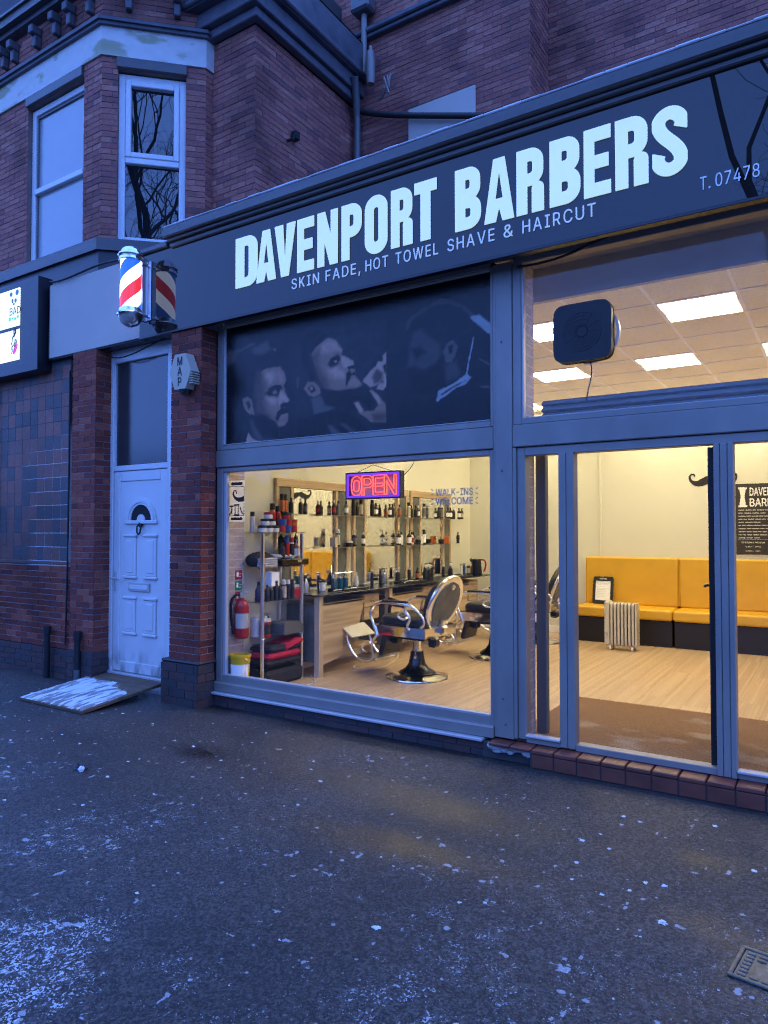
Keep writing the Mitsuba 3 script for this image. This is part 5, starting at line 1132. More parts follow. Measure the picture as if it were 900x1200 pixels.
for j in range(7):
    product(prr.choice(['bottle', 'spray can', 'bottle']), prr.choice(['mat_black', 'mat_brown_bottle', 'mat_black', 'mat_purple_dark']), prr.choice(['mat_black', 'mat_white_plastic']), (-4.72, SY0 + .09 + j * .062, z), W_, .95)
for j in range(6):
    product(prr.choice(['bottle', 'spray can']), prr.choice(['mat_red', 'mat_black', 'mat_red', 'mat_yellow', 'mat_white_plastic']), prr.choice(['mat_black', 'mat_white_plastic', 'mat_red']), (-4.80, SY0 + .12 + j * .075, z), W_, .95)
for j in range(4):
    product('bottle', 'mat_red', 'mat_white_plastic', (-4.72, SY1 - .06 + j * .03 - .03, z), W_, .8)
z = LV[3] + .010
W_ = 'on the fourth tier of the display shelf'
product('jar', 'mat_red', 'mat_white_plastic', (-4.75, SY0 + .10, z), W_, 1.5); product('jar', 'mat_white_plastic', 'mat_white_plastic', (-4.85, SY0 + .07, z), W_, 1.5)
product('clipper', 'mat_black', 'mat_steel', (-4.86, SY0 + .25, z), W_, 1.2)
q = thing('cash_box', 'grey cash box with sloping top ' + W_, 'cash box')
m = sg.Polygon([(0, 0), (.30, 0), (.30, .07), (.22, .12), (.02, .12), (0, .10)]); m = extr(m, .22); m.apply_transform(np.array([[0, 0, 1, -4.90], [1, 0, 0, SY0 + .30], [0, 1, 0, z], [0, 0, 0, 1.]]))
part(q, 'body', m, 'mat_grey_metal'); part(q, 'keypad', cbox(-4.86, -4.72, SY0 + .545, SY0 + .59, z + .08, z + .105, .003), 'mat_print_grey')
z = LV[4] + .010
for i, (c, lab) in enumerate((('mat_black_towel', 'folded black towels at the bottom of the display shelf pile'), ('mat_red_towel', 'folded red towel in the bottom pile of the display shelf'), ('mat_black_towel', 'folded black towel on top of the red one on the display shelf'))):
    m = cbox(-4.96, -4.67, SY0 + .05 + .02 * i, SY1 - .03, z + i * .065, z + .062 + i * .065, .026)
    m = m.subdivide().subdivide().subdivide(); m.vertices += .012 * (meshkit.noise(m.vertices * 22)[:, None] - .5)
    solo('folded_towel', m, c, True, lab, 'towel')
m = cbox(-4.95, -4.66, SY0 + .30, SY1, z + .19, z + .245, .024).subdivide().subdivide().subdivide(); m.vertices += .02 * (meshkit.noise(m.vertices * 16)[:, None] - .5)
rot(m, .2, [1, 0, 0], (-4.8, SY0 + .6, z + .21)); solo('folded_towel', m, 'mat_red_towel', True, 'crumpled red towel topping the pile at the display shelf foot', 'towel')
m = cbox(-4.98, -4.66, SY0 + .02, SY1, FZ, FZ + .15, .03); solo('towel_bale', m, 'mat_black_towel', 30, 'bale of black towels on the floor under the display shelf', 'towel')

# styling stations along the side wall
MIR = [(.87, 2.17, 'first'), (2.27, 3.55, 'second'), (3.64, 4.83, 'third')]
for a, b, od in MIR:
    k = thing('styling_mirror', f'oak framed mirror with slate side panels, {od} from the shop window', 'mirror')
    part(k, 'mirror_pane', box(XL, XL + .012, a + .28, b - .26, 1.0, 2.10), 'mat_mirror')
    part(k, 'top_beam', cbox(XL, XL + .045, a, b, 2.10, 2.19, .004), 'mat_oak')
    for c0, c1 in ((a, a + .28), (b - .26, b)):
        part(k, 'slate_panel', cbox(XL, XL + .03, c0 + .047, c1 - .047, .99, 2.099, .003), 'mat_slate_panel')
        part(k, 'upright', cbox(XL, XL + .04, c0, c0 + .046, .99, 2.099, .003), 'mat_oak_post')
        part(k, 'upright', cbox(XL, XL + .04, c1 - .046, c1, .99, 2.099, .003), 'mat_oak_post')
SPAN = [(.80, 1.33, 'left of the first mirror'), (1.70, 2.70, 'between first and second mirror'), (2.92, 3.92, 'between second and third mirror'), (4.22, 5.11, 'right of the third mirror')]
pal = ['mat_black', 'mat_black', 'mat_black', 'mat_brown_bottle', 'mat_white_plastic', 'mat_purple_dark', 'mat_black_gloss', 'mat_black', 'mat_brown_bottle', 'mat_grey_metal']
for si, (a, b, wh) in enumerate(SPAN):
    for z, lev in ((1.80, 'upper'), (1.435, 'lower')):
        solo('wall_shelf', cbox(XL + .046, XL + .21, a, b, z, z + .009, .002), 'mat_glass_solid', False, f'{lev} clear glass shelf with products {wh}', 'shelf')
        y = a + .05
        W_ = f'{lev} shelf {wh}'
        while y < b - .04:
            kd = prr.choice(['bottle', 'bottle', 'spray can', 'pump bottle', 'carton', 'tub'] if lev == 'lower' else ['bottle', 'spray can', 'spray can', 'bottle', 'bottle'])
            c = prr.choice(pal); c2 = prr.choice(['mat_black', 'mat_black', 'mat_black_gloss', 'mat_white_plastic'])
            if lev == 'lower' and prr.random() < .25: y += .09; continue
            if kd == 'carton': c = prr.choice(['mat_white_plastic', 'mat_box_cream', 'mat_orange'])
            product(kd, c, c2, (XL + .11 + .03 * prr.random(), y, z + .010), W_, 1.0, prr.uniform(-.4, .4))
            y += prr.choice([.07, .08, .09, .10, .16, .24])
CT = .965
for i, (y0, od) in enumerate(((.98, 'first'), (2.33, 'second'), (3.68, 'third'))):
    k = thing('styling_counter', f'glass topped oak styling counter under the mirrors, {od} from the shop window', 'counter')
    L_ = 1.33 if i < 2 else 1.62
    part(k, 'top', cbox(XL + .0, -4.50, y0, y0 + L_, CT - .012, CT, .003), 'mat_black_gloss')
    part(k, 'leg', cbox(-4.62, -4.55, y0 + .06, y0 + .13, FZ, CT - .013, .004), 'mat_oak_post')
    q = sg.Polygon([(y0 + .135, .84), (y0 + .92, .84), (y0 + .70, .30), (y0 + .135, .22)])
    m = extr(q, .022); m.apply_transform(np.array([[0, 0, 1, -4.60], [1, 0, 0, 0], [0, 1, 0, 0], [0, 0, 0, 1.]])); part(k, 'front_panel', m, 'mat_oak')
    part(k, 'side_panel', cat_([cbox(XL + .02, -4.63, y0 + .08, y0 + .10, .25, .85, .003)]), 'mat_slate_panel')
    part(k, 'drawer_box', cbox(XL + .02, -4.62, y0 + .95, y0 + 1.28, .60, .90, .004), 'mat_oak')
    for j in range(2):
        part(k, 'drawer_front', cbox(-4.618, -4.605, y0 + .96, y0 + 1.27, .61 + .145 * j, .745 + .145 * j, .003), 'mat_oak')
        part(k, 'drawer_pull', cbox(-4.604, -4.59, y0 + 1.07, y0 + 1.16, .67 + .145 * j, .683 + .145 * j, .003), 'mat_steel')
    part(k, 'lower_shelf', cbox(XL + .02, -4.64, y0 + .10, y0 + 1.28, .30, .325, .003), 'mat_oak')
    part(k, 'under_shelf', cat_([cbox(XL + .02, -4.56, y0 + .10, y0 + .93, .862, .870, .002)]), 'mat_steel')
    # things on the counter
    W_ = f'on the {od} styling counter'
    y = y0 + .12
    while y < y0 + L_ - .1:
        kd = prr.choice(['clipper', 'spray bottle', 'clipper', 'pump bottle', 'bottle', 'clipper', 'jar', 'spray bottle'])
        c = prr.choice(['mat_black', 'mat_black', 'mat_black', 'mat_black', 'mat_black_gloss', 'mat_black', 'mat_white_plastic', 'mat_steel', 'mat_blue_plastic', 'mat_green'][:(10 if i > 0 else 8)])
        product(kd, c, 'mat_steel' if kd == 'clipper' else prr.choice(['mat_black', 'mat_white_plastic']), (-4.93 + .16 * prr.random(), y, CT + .0005), W_, 1.0, prr.uniform(-2, 2))
        y += prr.uniform(.08, .2)
    # a tray with tools lying
    q = thing('tool_tray', f'shallow dark tray of combs and tools {W_}', 'tray')
    ty = y0 + .45
    part(q, 'tray', cat_([cbox(-4.74, -4.53, ty, ty + .5, CT + .001, CT + .008, .002), cbox(-4.74, -4.73, ty, ty + .5, CT + .0085, CT + .03, .002), cbox(-4.54, -4.53, ty, ty + .5, CT + .0085, CT + .03, .002)]), 'mat_black_gloss')
    for j in range(6):
        m = cbox(-.008, .008, -.08, .08, 0, .012, .003); rotz(m, prr.uniform(-1.2, 1.2)); m.apply_translation((-4.64 + .03 * prr.uniform(-1, 1), ty + .06 + .075 * j, CT + .009 + .004 * (j % 3))); part(q, 'comb', m, 'mat_black' if j % 2 else 'mat_steel')
# disinfectant jars in a wire rack
k = thing('jar_rack', 'chrome wire rack holding three blue disinfectant jars by the first mirror', 'jar rack')
for j in range(3):
    y = 1.50 + j * .10
    jj = thing('disinfectant_jar', f'blue glass disinfectant jar, number {j + 1} along the wire rack' if False else ('blue disinfectant jar nearest the window in the wire rack', 'middle blue disinfectant jar in the wire rack', 'blue disinfectant jar deepest in the wire rack')[j], 'jar')
    part(jj, 'glass', lathe([(0, 0), (.030, 0), (.033, .005), (.033, .115), (.028, .125), (0, .125)], 20, (-4.70, y, CT + .012)), 'mat_teal', 40)
    part(jj, 'lid', lathe([(0, .126), (.030, .126), (.030, .135), (.005, .14), (.005, .18), (.010, .19), (0, .20)], 16, (-4.70, y, CT + .012)), 'mat_chrome', 40)
part(k, 'wires', cat_([tube([(-4.75, 1.44, CT + .004), (-4.65, 1.44, CT + .004), (-4.65, 1.76, CT + .004), (-4.75, 1.76, CT + .004), (-4.75, 1.441, CT + .004)], .004, 5), tube([(-4.65, 1.44, CT + .2), (-4.65, 1.76, CT + .2)], .004, 5), tube([(-4.65, 1.44, CT), (-4.65, 1.44, CT + .2)], .004, 5), tube([(-4.65, 1.76, CT), (-4.65, 1.76, CT + .2)], .004, 5)]), 'mat_chrome')
# hair dryers hung from the counter legs
for hy, lab in ((2.34, 'black hairdryer hanging at the second styling counter leg'), (3.70, 'black hairdryer hanging at the third styling counter leg')):
    k = thing('hairdryer', lab, 'hairdryer')
    part(k, 'barrel', tube([(-4.53, hy, .80), (-4.44, hy + .01, .775), (-4.36, hy + .015, .755), (-4.31, hy + .018, .745)], [.045, .043, .03, .033], 14), 'mat_black_gloss', 40)
    part(k, 'handle', tube([(-4.50, hy, .78), (-4.515, hy, .70), (-4.52, hy, .63)], [.024, .021, .019], 10), 'mat_black_gloss', 40)
    part(k, 'cord', tube(curve([(-4.52, hy, .63), (-4.53, hy + .03, .5), (-4.56, hy + .1, .45), (-4.6, hy + .15, .6)], 14), .005, 5), 'mat_black')
# kettle
k = thing('kettle', 'black electric kettle with red handle at the far end of the counters', 'kettle')
part(k, 'body', lathe([(0, 0), (.085, 0), (.088, .02), (.07, .22), (.06, .235), (0, .24)], 22, (-4.70, 5.10, CT + .001)), 'mat_black_gloss', 40)
part(k, 'handle', tube(curve([(-4.635, 5.12, CT + .225), (-4.58, 5.13, CT + .215), (-4.56, 5.135, CT + .13), (-4.60, 5.13, CT + .05)], 14), .012, 8), 'mat_red', 40)
part(k, 'spout', tube([(-4.76, 5.09, CT + .20), (-4.79, 5.085, CT + .235)], [.03, .02], 10), 'mat_black_gloss', 40)

# barber chairs
def barber_chair(x, y, ang, lab):
    key = thing('barber_chair', lab, 'barber chair', 'chrome barber chairs facing the mirrors')
    M = TR(x, y, FZ, ang)
    A = lambda name, m, b, s=False: at(key, name, m, b, M, s)
    A('base_disc', lathe([(0, 0), (.315, 0), (.325, .008), (.322, .018), (.25, .035), (.17, .05), (0, .052)], 48), 'mat_chrome', 35)
    A('pedestal', lathe([(.0, .05), (.19, .052), (.175, .065), (.12, .10), (.085, .15), (.072, .22), (.066, .27), (0, .27)], 36), 'mat_black_gloss', 35)
    A('column', lathe([(0, .27), (.05, .27), (.055, .275), (.055, .30), (.042, .302), (.042, .42), (0, .42)], 24), 'mat_chrome', 35)
    A('pump_lever', cat_([tube([(.03, -.05, .30), (.12, -.20, .285), (.19, -.30, .27)], .008, 8), tube([(.17, -.27, .276), (.20, -.315, .266)], .014, 8)]), 'mat_steel', 40)
    A('underframe', cat_([cbox(-.24, .22, -.20, .20, .41, .45, .01), cbox(-.30, -.22, -.05, .05, .33, .44, .01)]), 'mat_black_gloss')
    def slab(x0, x1, y0, y1, z0, z1, r):
        import manifold3d as m3
        hs = [m3.Manifold.sphere(r, 16).translate([a, b, c]) for a in (x0 + r, x1 - r) for b in (y0 + r, y1 - r) for c in (z0 + r, z1 - r)]
        mm = m3.Manifold.batch_hull(hs).to_mesh(); return trimesh.Trimesh(mm.vert_properties[:, :3], mm.tri_verts, process=False)
    A('seat', slab(-.30, .25, -.25, .25, .53, .66, .055), 'mat_black_seat', 40)
    band = sg.box(-.31, -.27, .27, .27).buffer(.03, 8); band = band.difference(band.buffer(-.018))
    b_ = extr(band, .085); b_.apply_translation((0, 0, .45)); A('seat_band', b_, 'mat_chrome', 40)
    b_ = extr(band.buffer(.006), .015); b_.apply_translation((0, 0, .535)); A('band_rim', b_, 'mat_chrome', 40)
    for s in (-1, 1):
        yy = s * .305
        A('armrest', cat_([tube(curve([(-.34, yy, .73), (-.30, yy, .765), (-.15, yy, .79), (.02, yy, .785), (.17, yy, .755), (.22, yy, .72)], 22), [.012 + .012 * math.sin(math.pi * t) for t in np.linspace(0, 1, 22)], 10)]), 'mat_chrome', 50)
        A('arm_support', cat_([tube(curve([(-.34, yy, .73), (-.375, yy, .66), (-.345, yy, .58), (-.31, yy, .50), (-.29, yy, .44)], 16), .016, 8), tube(curve([(.10, yy, .77), (.08, yy, .70), (.13, yy, .64), (.10, yy, .575), (.12, yy, .53)], 16), .015, 8),
                               tube(curve([(.08, yy, .68), (.02, yy, .70), (-.02, yy, .66), (.03, yy, .63), (.09, yy, .65)], 16), .012, 8), tube(curve([(.2, yy, .73), (.27, yy, .68), (.30, yy, .62), (.26, yy, .56)], 14), .013, 8)]), 'mat_chrome', 50)
        A('arm_pad', slab(-.22, .10, yy - .024, yy + .024, .788, .815, .012), 'mat_black_seat', 40)
    # oval back, tilted
    BM = trimesh.transformations.rotation_matrix(math.radians(22), [0, 1, 0]); BM[:3, 3] = (.335, 0, .79)
    def oval(a, b, t, bulge, n=40):
        mm = trimesh.creation.icosphere(3, 1.0); v = mm.vertices; v[:, 0] = np.sign(v[:, 0]) * np.abs(v[:, 0]) ** .7 * t; v[:, 1] *= a; v[:, 2] *= b; return mm
    def B(name, m, b, s=False):
        m = m.copy(); m.apply_transform(BM); return A(name, m, b, s)
    B('back_pad', (lambda m: (m.apply_translation((-.045, 0, 0)), m)[1])(oval(.245, .265, .07, 0)), 'mat_black_seat', True)
    ring = [(0.01, .265 * math.cos(t), .285 * math.sin(t)) for t in np.linspace(0, 2 * math.pi, 49)]
    rg = tube(ring, .022, 10, cap=False); rg.vertices[:, 0] *= 1.0; B('back_rim', rg, 'mat_chrome', 50)
    sh = sg.Point(0, 0).buffer(1, 24); sh = affinity.scale(sh, .26, .28); e_ = extr(sh, .028); e_.apply_transform(np.array([[0, 0, 1, -.004], [1, 0, 0, 0], [0, 1, 0, 0], [0, 0, 0, 1.]])); B('back_shell', e_, 'mat_chrome', 30)
    sh2 = affinity.scale(sg.Point(0, 0).buffer(1, 24), .215, .235); e_ = extr(sh2, .01); e_.apply_transform(np.array([[0, 0, 1, .0245], [1, 0, 0, 0], [0, 1, 0, 0], [0, 0, 0, 1.]])); B('back_panel', e_, 'mat_slate_panel', 30)
    B('back_boss', lathe([(0, 0), (.03, 0), (.028, .02), (.012, .03), (0, .03)], 16).apply_transform(trimesh.transformations.rotation_matrix(math.pi / 2, [0, 1, 0])).apply_translation((.034, 0, .19)), 'mat_chrome', 40)
    A('back_bracket', cat_([cbox(.22, .36, -.06, .06, .47, .56, .02), tube([(.30, 0, .54), (.33, 0, .62)], .03, 10)]), 'mat_chrome', 30)
    A('recline_box', cbox(.26, .36, -.20, -.10, .36, .46, .02), 'mat_black_gloss')
    # footrest
    for s in (-1, 1):
        A('footrest_arm', cat_([tube(curve([(-.29, s * .19, .46), (-.40, s * .19, .40), (-.45, s * .19, .28), (-.44, s * .19, .17), (-.52, s * .19, .13), (-.66, s * .19, .16), (-.76, s * .19, .27), (-.80, s * .19, .38)], 30), .014, 8), tube(curve([(-.45, s * .19, .30), (-.53, s * .19, .34), (-.58, s * .19, .28), (-.52, s * .19, .23)], 14), .010, 8)]), 'mat_chrome', 50)
    A('foot_step', cbox(-.66, -.42, -.18, .18, .145, .163, .006), 'mat_steel')
    pl = cbox(-.10, .10, -.20, .20, -.008, .008, .004); rot(pl, math.radians(35), [0, 1, 0]); pl.apply_translation((-.80, 0, .42)); A('foot_plate', pl, 'mat_cream_enamel')
    A('calf_pad', (lambda m: (rot(m, math.radians(15), [0, 1, 0], (-.33, 0, .3)), m)[1])(slab(-.37, -.31, -.17, .17, .20, .44, .025)), 'mat_black_seat', 40)
    return key
barber_chair(-3.72, 1.62, math.radians(-5), 'chrome and black barber chair with oval back seen whole in the shop window')
barber_chair(-3.52, 3.15, math.radians(0), 'chrome barber chair half hidden behind the shopfront post')
barber_chair(-3.55, 4.55, math.radians(4), 'deepest barber chair, almost hidden behind the first two')
solo('power_cable', tube(curve([(-4.6, 1.75, FZ + .006), (-4.45, 1.6, FZ + .006), (-4.30, 1.85, FZ + .006), (-4.38, 2.2, FZ + .006), (-4.5, 2.5, FZ + .02), (-4.56, 2.6, .3)], 40), .006, 6), 'mat_white_plastic', 40, 'white cable looping over the wooden floor beside the front barber chair', 'cable')
solo('power_cable', tube(curve([(-4.55, .95, FZ + .006), (-4.42, .75, FZ + .006), (-4.46, .55, FZ + .006), (-4.6, .45, FZ + .006)], 30), .006, 6), 'mat_white_plastic', 40, 'white cable curving on the floor in front of the display shelf', 'cable')

# bench along the back wall
for i, (a, b, lab) in enumerate(((-3.11, -1.855, 'yellow bench section at the left end of the row, behind the heater'), (-1.85, -.595, 'yellow bench section behind the open shop door edge'), (-.59, .665, 'yellow bench section under the price board'), (.67, 1.83, 'yellow bench section at the right end of the row'))):
    k = thing('bench', lab, 'bench', 'yellow padded benches along the back wall')
    import manifold3d as m3
    def slab2(x0, x1, y0, y1, z0, z1, r):
        hs = [m3.Manifold.sphere(r, 16).translate([p, q, w]) for p in (x0 + r, x1 - r) for q in (y0 + r, y1 - r) for w in (z0 + r, z1 - r)]
        mm = m3.Manifold.batch_hull(hs).to_mesh(); return trimesh.Trimesh(mm.vert_properties[:, :3], mm.tri_verts, process=False)
    sx = .04 if i == 0 else 0
    part(k, 'seat', slab2(a - sx, b, 4.95, 5.545, .455, .60, .035), 'mat_yellow_seat', 40)
    bk = slab2(a, b, 5.40, 5.52, .595, 1.265, .03); part(k, 'backrest', bk, 'mat_yellow_seat', 40)
    part(k, 'piping', cat_([tube([(a + .006, 5.398, .62), (a + .006, 5.398, 1.24)], .005, 6), tube([(b - .006, 5.398, .62), (b - .006, 5.398, 1.24)], .005, 6)]), 'mat_yellow_seat')
    part(k, 'base', cbox(a + .01, b - .01, 5.0, 5.53, FZ, .452, .006), 'mat_black_seat')
# framed notice on the bench
k = thing('framed_notice', 'black framed paper notice leaning on the yellow bench left of the heater', 'notice')
NM = trimesh.transformations.rotation_matrix(math.radians(-12), [1, 0, 0]); NM[:3, 3] = (-2.845, 5.29, .605)
fr = rbox(-.14, 0, .14, .385, .03)
m = upright(extr(fr.difference(sg.box(-.105, .05, .105, .325)), .02), 0, .01, 0); at(k, 'frame', m, 'mat_black', NM)
at(k, 'sheet', cbox(-.11, .11, 0, .006, .045, .33, .001), 'mat_paper', NM)
at(k, 'clip', cbox(-.05, .05, -.014, -.009, .345, .365, .002), 'mat_steel', NM)
at(k, 'print_lines', cat_([box(-.09, .09 - .03 * (j % 3), -.0012, -.0002, .29 - j * .024, .294 - j * .024) for j in range(9)]), 'mat_print_grey', NM)
# oil radiator
k = thing('oil_heater', 'cream oil filled radiator with seven fins standing before the yellow bench', 'heater')
hx0 = -2.50
for j in range(7):
    f_ = rbox(-.075, 0, .075, .55, .03); m = extr(f_, .030); m.apply_transform(np.array([[0, 0, 1, hx0 + j * .044], [1, 0, 0, 4.5], [0, 1, 0, .165], [0, 0, 0, 1.]])); part(k, 'fin', m, 'mat_cream_enamel')
    part(k, 'fin_edge', cat_([tube([(hx0 + .015 + j * .044, 4.425, .19), (hx0 + .015 + j * .044, 4.418, .25), (hx0 + .015 + j * .044, 4.418, .63), (hx0 + .015 + j * .044, 4.425, .69)], .014, 8)]), 'mat_cream_enamel', 40)
part(k, 'control_box', cbox(hx0 - .075, hx0 - .012, 4.40, 4.60, .17, .735, .02), 'mat_cream_enamel')
part(k, 'end_cover', cbox(hx0 + .305, hx0 + .325, 4.41, 4.59, .165, .72, .008), 'mat_cream_enamel')
part(k, 'core', cat_([tube([(hx0, 4.5, .25), (hx0 + .3, 4.5, .25)], .03, 10), tube([(hx0, 4.5, .64), (hx0 + .3, 4.5, .64)], .03, 10)]), 'mat_cream_enamel')
part(k, 'dial', lathe([(0, 0), (.022, 0), (.02, .014), (0, .015)], 16).apply_transform(trimesh.transformations.rotation_matrix(math.pi / 2, [1, 0, 0])).apply_translation((hx0 - .045, 4.399, .32)), 'mat_print_grey')
for wx in (hx0 + .0, hx0 + .27):
    for wy in (4.42, 4.58):
        m = lathe([(0, -.012), (.026, -.012), (.028, 0), (.026, .012), (0, .012)], 14); rot(m, math.pi / 2, [0, 1, 0]); m.apply_translation((wx, wy, FZ + .028)); part(k, 'castor', m, 'mat_cream_enamel')
part(k, 'axle', cat_([cbox(hx0 - .01, hx0 + .01, 4.41, 4.59, FZ + .03, .17, .003), cbox(hx0 + .26, hx0 + .28, 4.41, 4.59, FZ + .03, .17, .003)]), 'mat_cream_enamel')
# moustache on the wall
half = strokes([(.0, .015), (.07, .0), (.14, -.035), (.20, -.045), (.255, -.02), (.285, .03), (.27, .075), (.235, .08), (.225, .055)], [.028, .048, .046, .034, .022, .014, .010, .009, .008], 40)
must = union_all([half, affinity.scale(half, -1, 1, origin=(0, 0))])
solo('moustache_decal', upright(extr(must, .004), -1.44, 5.558, 2.315), 'mat_black', False, 'large black moustache emblem on the cream wall above the bench', 'wall decal')
# price board
k = thing('price_board', 'dark price and opening hours board for the barbers on the back wall', 'price board')
bx0, bx1, bz0, bz1, by = -1.165, -.20, 1.325, 2.245, 5.545
part(k, 'board', cbox(bx0, bx1, by, by + .012, bz0, bz1, .002), 'mat_menu')
part(k, 'heading', cat_([word('DAVENPORT', bx0 + .165, bx0 + .62, bz1 - .155, .10, by - .0003, .001, True), word('BARBERS', bx0 + .165, bx0 + .62, bz1 - .295, .10, by - .0003, .001, True)]), 'mat_print_white')
part(k, 'pole_emblem', upright(extr(union_all([sg.box(bx0 + .03, bz1 - .07, bx0 + .135, bz1 - .045), sg.box(bx0 + .03, bz1 - .305, bx0 + .135, bz1 - .28), sg.Polygon([(bx0 + .045, bz1 - .07), (bx0 + .12, bz1 - .07), (bx0 + .105, bz1 - .17), (bx0 + .12, bz1 - .28), (bx0 + .045, bz1 - .28), (bx0 + .06, bz1 - .17)])]), .001), 0, by - .0003, 0), 'mat_print_white')
ln = []
for j in range(10):
    L_ = prr.uniform(.18, .62); xx = bx0 + .03; zz = bz1 - .345 - j * .040
    while xx < bx0 + .03 + L_:
        w_ = prr.uniform(.03, .09); ln.append(sg.box(xx, zz - .007, xx + w_, zz + .007)); xx += w_ + .012
    ln.append(sg.box(bx0 + .78, zz - .007, bx0 + .83, zz + .007))
part(k, 'price_lines', upright(extr(union_all(ln), .001), 0, by - .0003, 0), 'mat_print_grey')
part(k, 'rule', box(bx0 + .02, bx1 - .02, by - .0013, by - .0003, bz0 + .168 + .02, bz0 + .172 + .02), 'mat_print_grey')
part(k, 'hours_lines', cat_([word('OPENING HOURS', bx0 + .06, bx0 + .33, bz0 + .145, .018, by - .0003, .001), word('9AM - 6PM', bx0 + .11, bx0 + .28, bz0 + .09, .018, by - .0003, .001), word('10AM - 4PM', bx0 + .11, bx0 + .28, bz0 + .035, .018, by - .0003, .001)]), 'mat_print_white')
part(k, 'photo', box(bx0 + .40, bx0 + .56, by - .0013, by - .0003, bz0 + .03, bz0 + .16), 'mat_orange')

# extractor fan on the upper pane
k = thing('window_fan', 'black square extractor fan mounted on the upper right window pane', 'fan')
fcx, fcz, fs = -1.468, 2.985, .196
sq_ = affinity.translate(sg.box(-fs + .05, -fs + .05, fs - .05, fs - .05).buffer(.05, 10), 0, 0)
bul = sg.Polygon([(1.02 * fs * np.sign(math.cos(t)) * abs(math.cos(t)) ** .32, 1.02 * fs * np.sign(math.sin(t)) * abs(math.sin(t)) ** .32) for t in np.linspace(0, 2 * math.pi, 96, endpoint=False)])
part(k, 'housing', upright(extr(bul, .055), fcx, .045, fcz), 'mat_black')
part(k, 'backplate', upright(extr(bul, .01), fcx, .075, fcz), 'mat_black')
gr = [sg.Point(0, 0).buffer(r_ + .003, 24).difference(sg.Point(0, 0).buffer(r_ - .003, 24)) for r_ in (.06, .085, .11, .132)] + [affinity.rotate(sg.box(.03, -.004, .135, .004), a_, origin=(0, 0)) for a_ in range(0, 360, 30)]
part(k, 'grille', upright(extr(union_all(gr), .004), fcx, -.0095, fcz), 'mat_black')
part(k, 'hub', lathe([(0, 0), (.042, 0), (.038, .018), (0, .022)], 20).apply_transform(trimesh.transformations.rotation_matrix(math.pi / 2, [1, 0, 0])).apply_translation((fcx, -.0095, fcz)).slice_plane((0, -.016, 0), (0, 1, 0)), 'mat_black', 40)
part(k, 'clear_ring', upright(extr(sg.Point(0, 0).buffer(.205, 32).difference(sg.Point(0, 0).buffer(.185, 32)), .03), fcx + .025, .115, fcz), 'mat_cream_enamel')
part(k, 'pull_cord', tube(curve([(fcx + .03, .08, fcz - .19), (fcx + .035, .085, fcz - .3), (fcx + .01, .09, fcz - .40), (fcx + .0, .09, fcz - .46)], 14), .004, 5), 'mat_black')
solo('window_cable', tube(curve([(-1.93, .0, 3.525), (-1.75, .002, 3.52), (-1.55, 0.0, 3.54), (-1.3, .0, 3.60), (-1.05, .0, 3.625), (-.6, .0, 3.63), (.2, 0, 3.635)], 40), .009, 6), 'mat_black', 40, 'black cable sagging across the top of the upper right window', 'cable')

# ------------------------------------------------------------------ small things on the pavement
k = thing('stopcock_cover', 'small rusty iron stopcock cover let into the pavement at the lower right', 'utility cover')
CM = TR(-.20, -1.775, 0, math.radians(-7))
at(k, 'frame', cat_([cbox(-.165, .165, -.115, -.10, .001, .012, .003), cbox(-.165, .165, .10, .115, .001, .012, .003), cbox(-.165, -.15, -.10, .10, .001, .012, .003), cbox(.15, .165, -.10, .10, .001, .012, .003)]), 'mat_iron', CM)
at(k, 'plate', cbox(-.148, .148, -.098, .098, .001, .006, .002), 'mat_iron', CM)
for j in range(7):
    for i in range(7):
        if 0 < i < 6 and 0 < j < 5: continue
        at(k, 'stud', cbox(-.138 + i * .041, -.108 + i * .041, -.092 + j * .0265, -.074 + j * .0265, .006, .012, .003), 'mat_iron', CM)
at(k, 'lettering', (lambda m: (m.apply_translation((-.04, -.025, .006)), m)[1])(meshkit.text_mesh('W', .05, .005, True)), 'mat_iron', CM)
cr = np.random.default_rng(12); ms = []
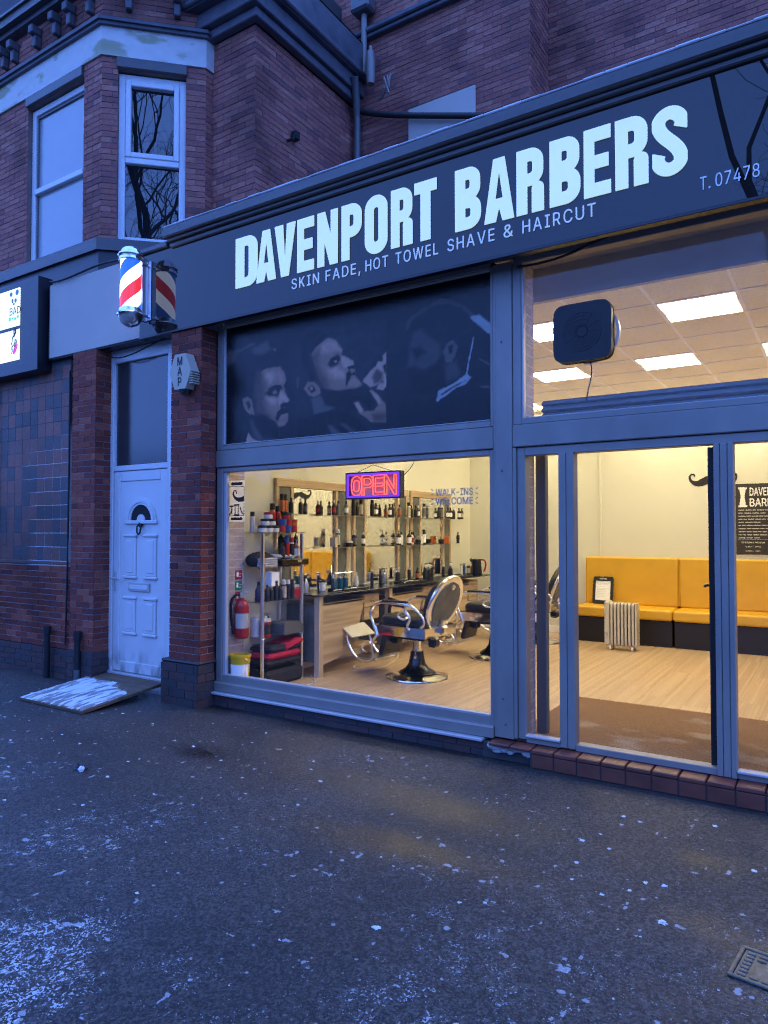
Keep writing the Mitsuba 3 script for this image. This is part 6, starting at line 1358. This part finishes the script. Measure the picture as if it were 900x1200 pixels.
for i in range(170):
    x = cr.uniform(-7, 1.0); y = -.45 - abs(cr.normal(0, 1.5))
    if y < -4.0: continue
    s_ = abs(cr.normal(0, .0045)) + .002
    m = trimesh.creation.icosphere(1, s_); m.vertices *= 1 + .35 * cr.standard_normal((len(m.vertices), 1)); m.apply_scale([1.3, 1.0, .45]); m.apply_translation((x, y, .001)); ms.append(m)
put(thing('snow_crumbs', 'scattered white crumbs of frozen snow on the dark pavement', kind='stuff'), cat_(ms), 'mat_snow')
def leaf(x, y, a, s_):
    g = sg.Polygon([(0, 0), (.25, .16), (.6, .22), (.9, .1), (1.1, 0), (.9, -.12), (.55, -.2), (.2, -.15)])
    m = extr(g, .03).subdivide().subdivide(); m.apply_scale(s_); v = m.vertices; v[:, 2] += .35 * np.abs(v[:, 1]) + .12 * s_ * np.sin(v[:, 0] / s_ * 4) + .1 * s_; rotz(m, a); m.apply_translation((x, y, .003)); return m
solo('dead_leaf', leaf(-3.97, -1.10, .5, .085), 'mat_leaf', False, 'curled dark leaf on the asphalt in front of the brick pillar', 'leaf')
q = thing('drink_wrapper', 'crumpled dark and white wrapper on the asphalt in front of the ramp', 'litter')
m = trimesh.creation.icosphere(2, .03); m.vertices *= 1 + .35 * nrng.standard_normal((len(m.vertices), 1)); m.apply_scale([1.5, .8, .6]); m.apply_translation((-4.37, -1.80, .012)); part(q, 'crumple', m, 'mat_purple_dark')
m = trimesh.creation.icosphere(1, .018); m.vertices *= 1 + .3 * nrng.standard_normal((len(m.vertices), 1)); m.apply_translation((-4.335, -1.82, .018)); part(q, 'torn_edge', m, 'mat_paper')

# labels that single things out: alike products of one place are told apart by their order from the window
ORD = ['first', 'second', 'third', 'fourth', 'fifth', 'sixth', 'seventh', 'eighth', 'ninth']
same = {}
for key in PLACE: same.setdefault(labels[key]['label'], []).append(key)
for lab, ks in same.items():
    if len(ks) > 1:
        for i, key in enumerate(sorted(ks, key=lambda q: PLACE[q])): labels[key]['label'] = f'{lab}, {ORD[min(i, 8)]} along'
rows = {}
for key in [q for q in labels if q.startswith('ceiling_light')]: rows.setdefault(labels[key]['label'], []).append(key)
for lab, ks in rows.items():
    for i, key in enumerate(ks): labels[key]['label'] = f'{lab}, {ORD[i]} from the left'
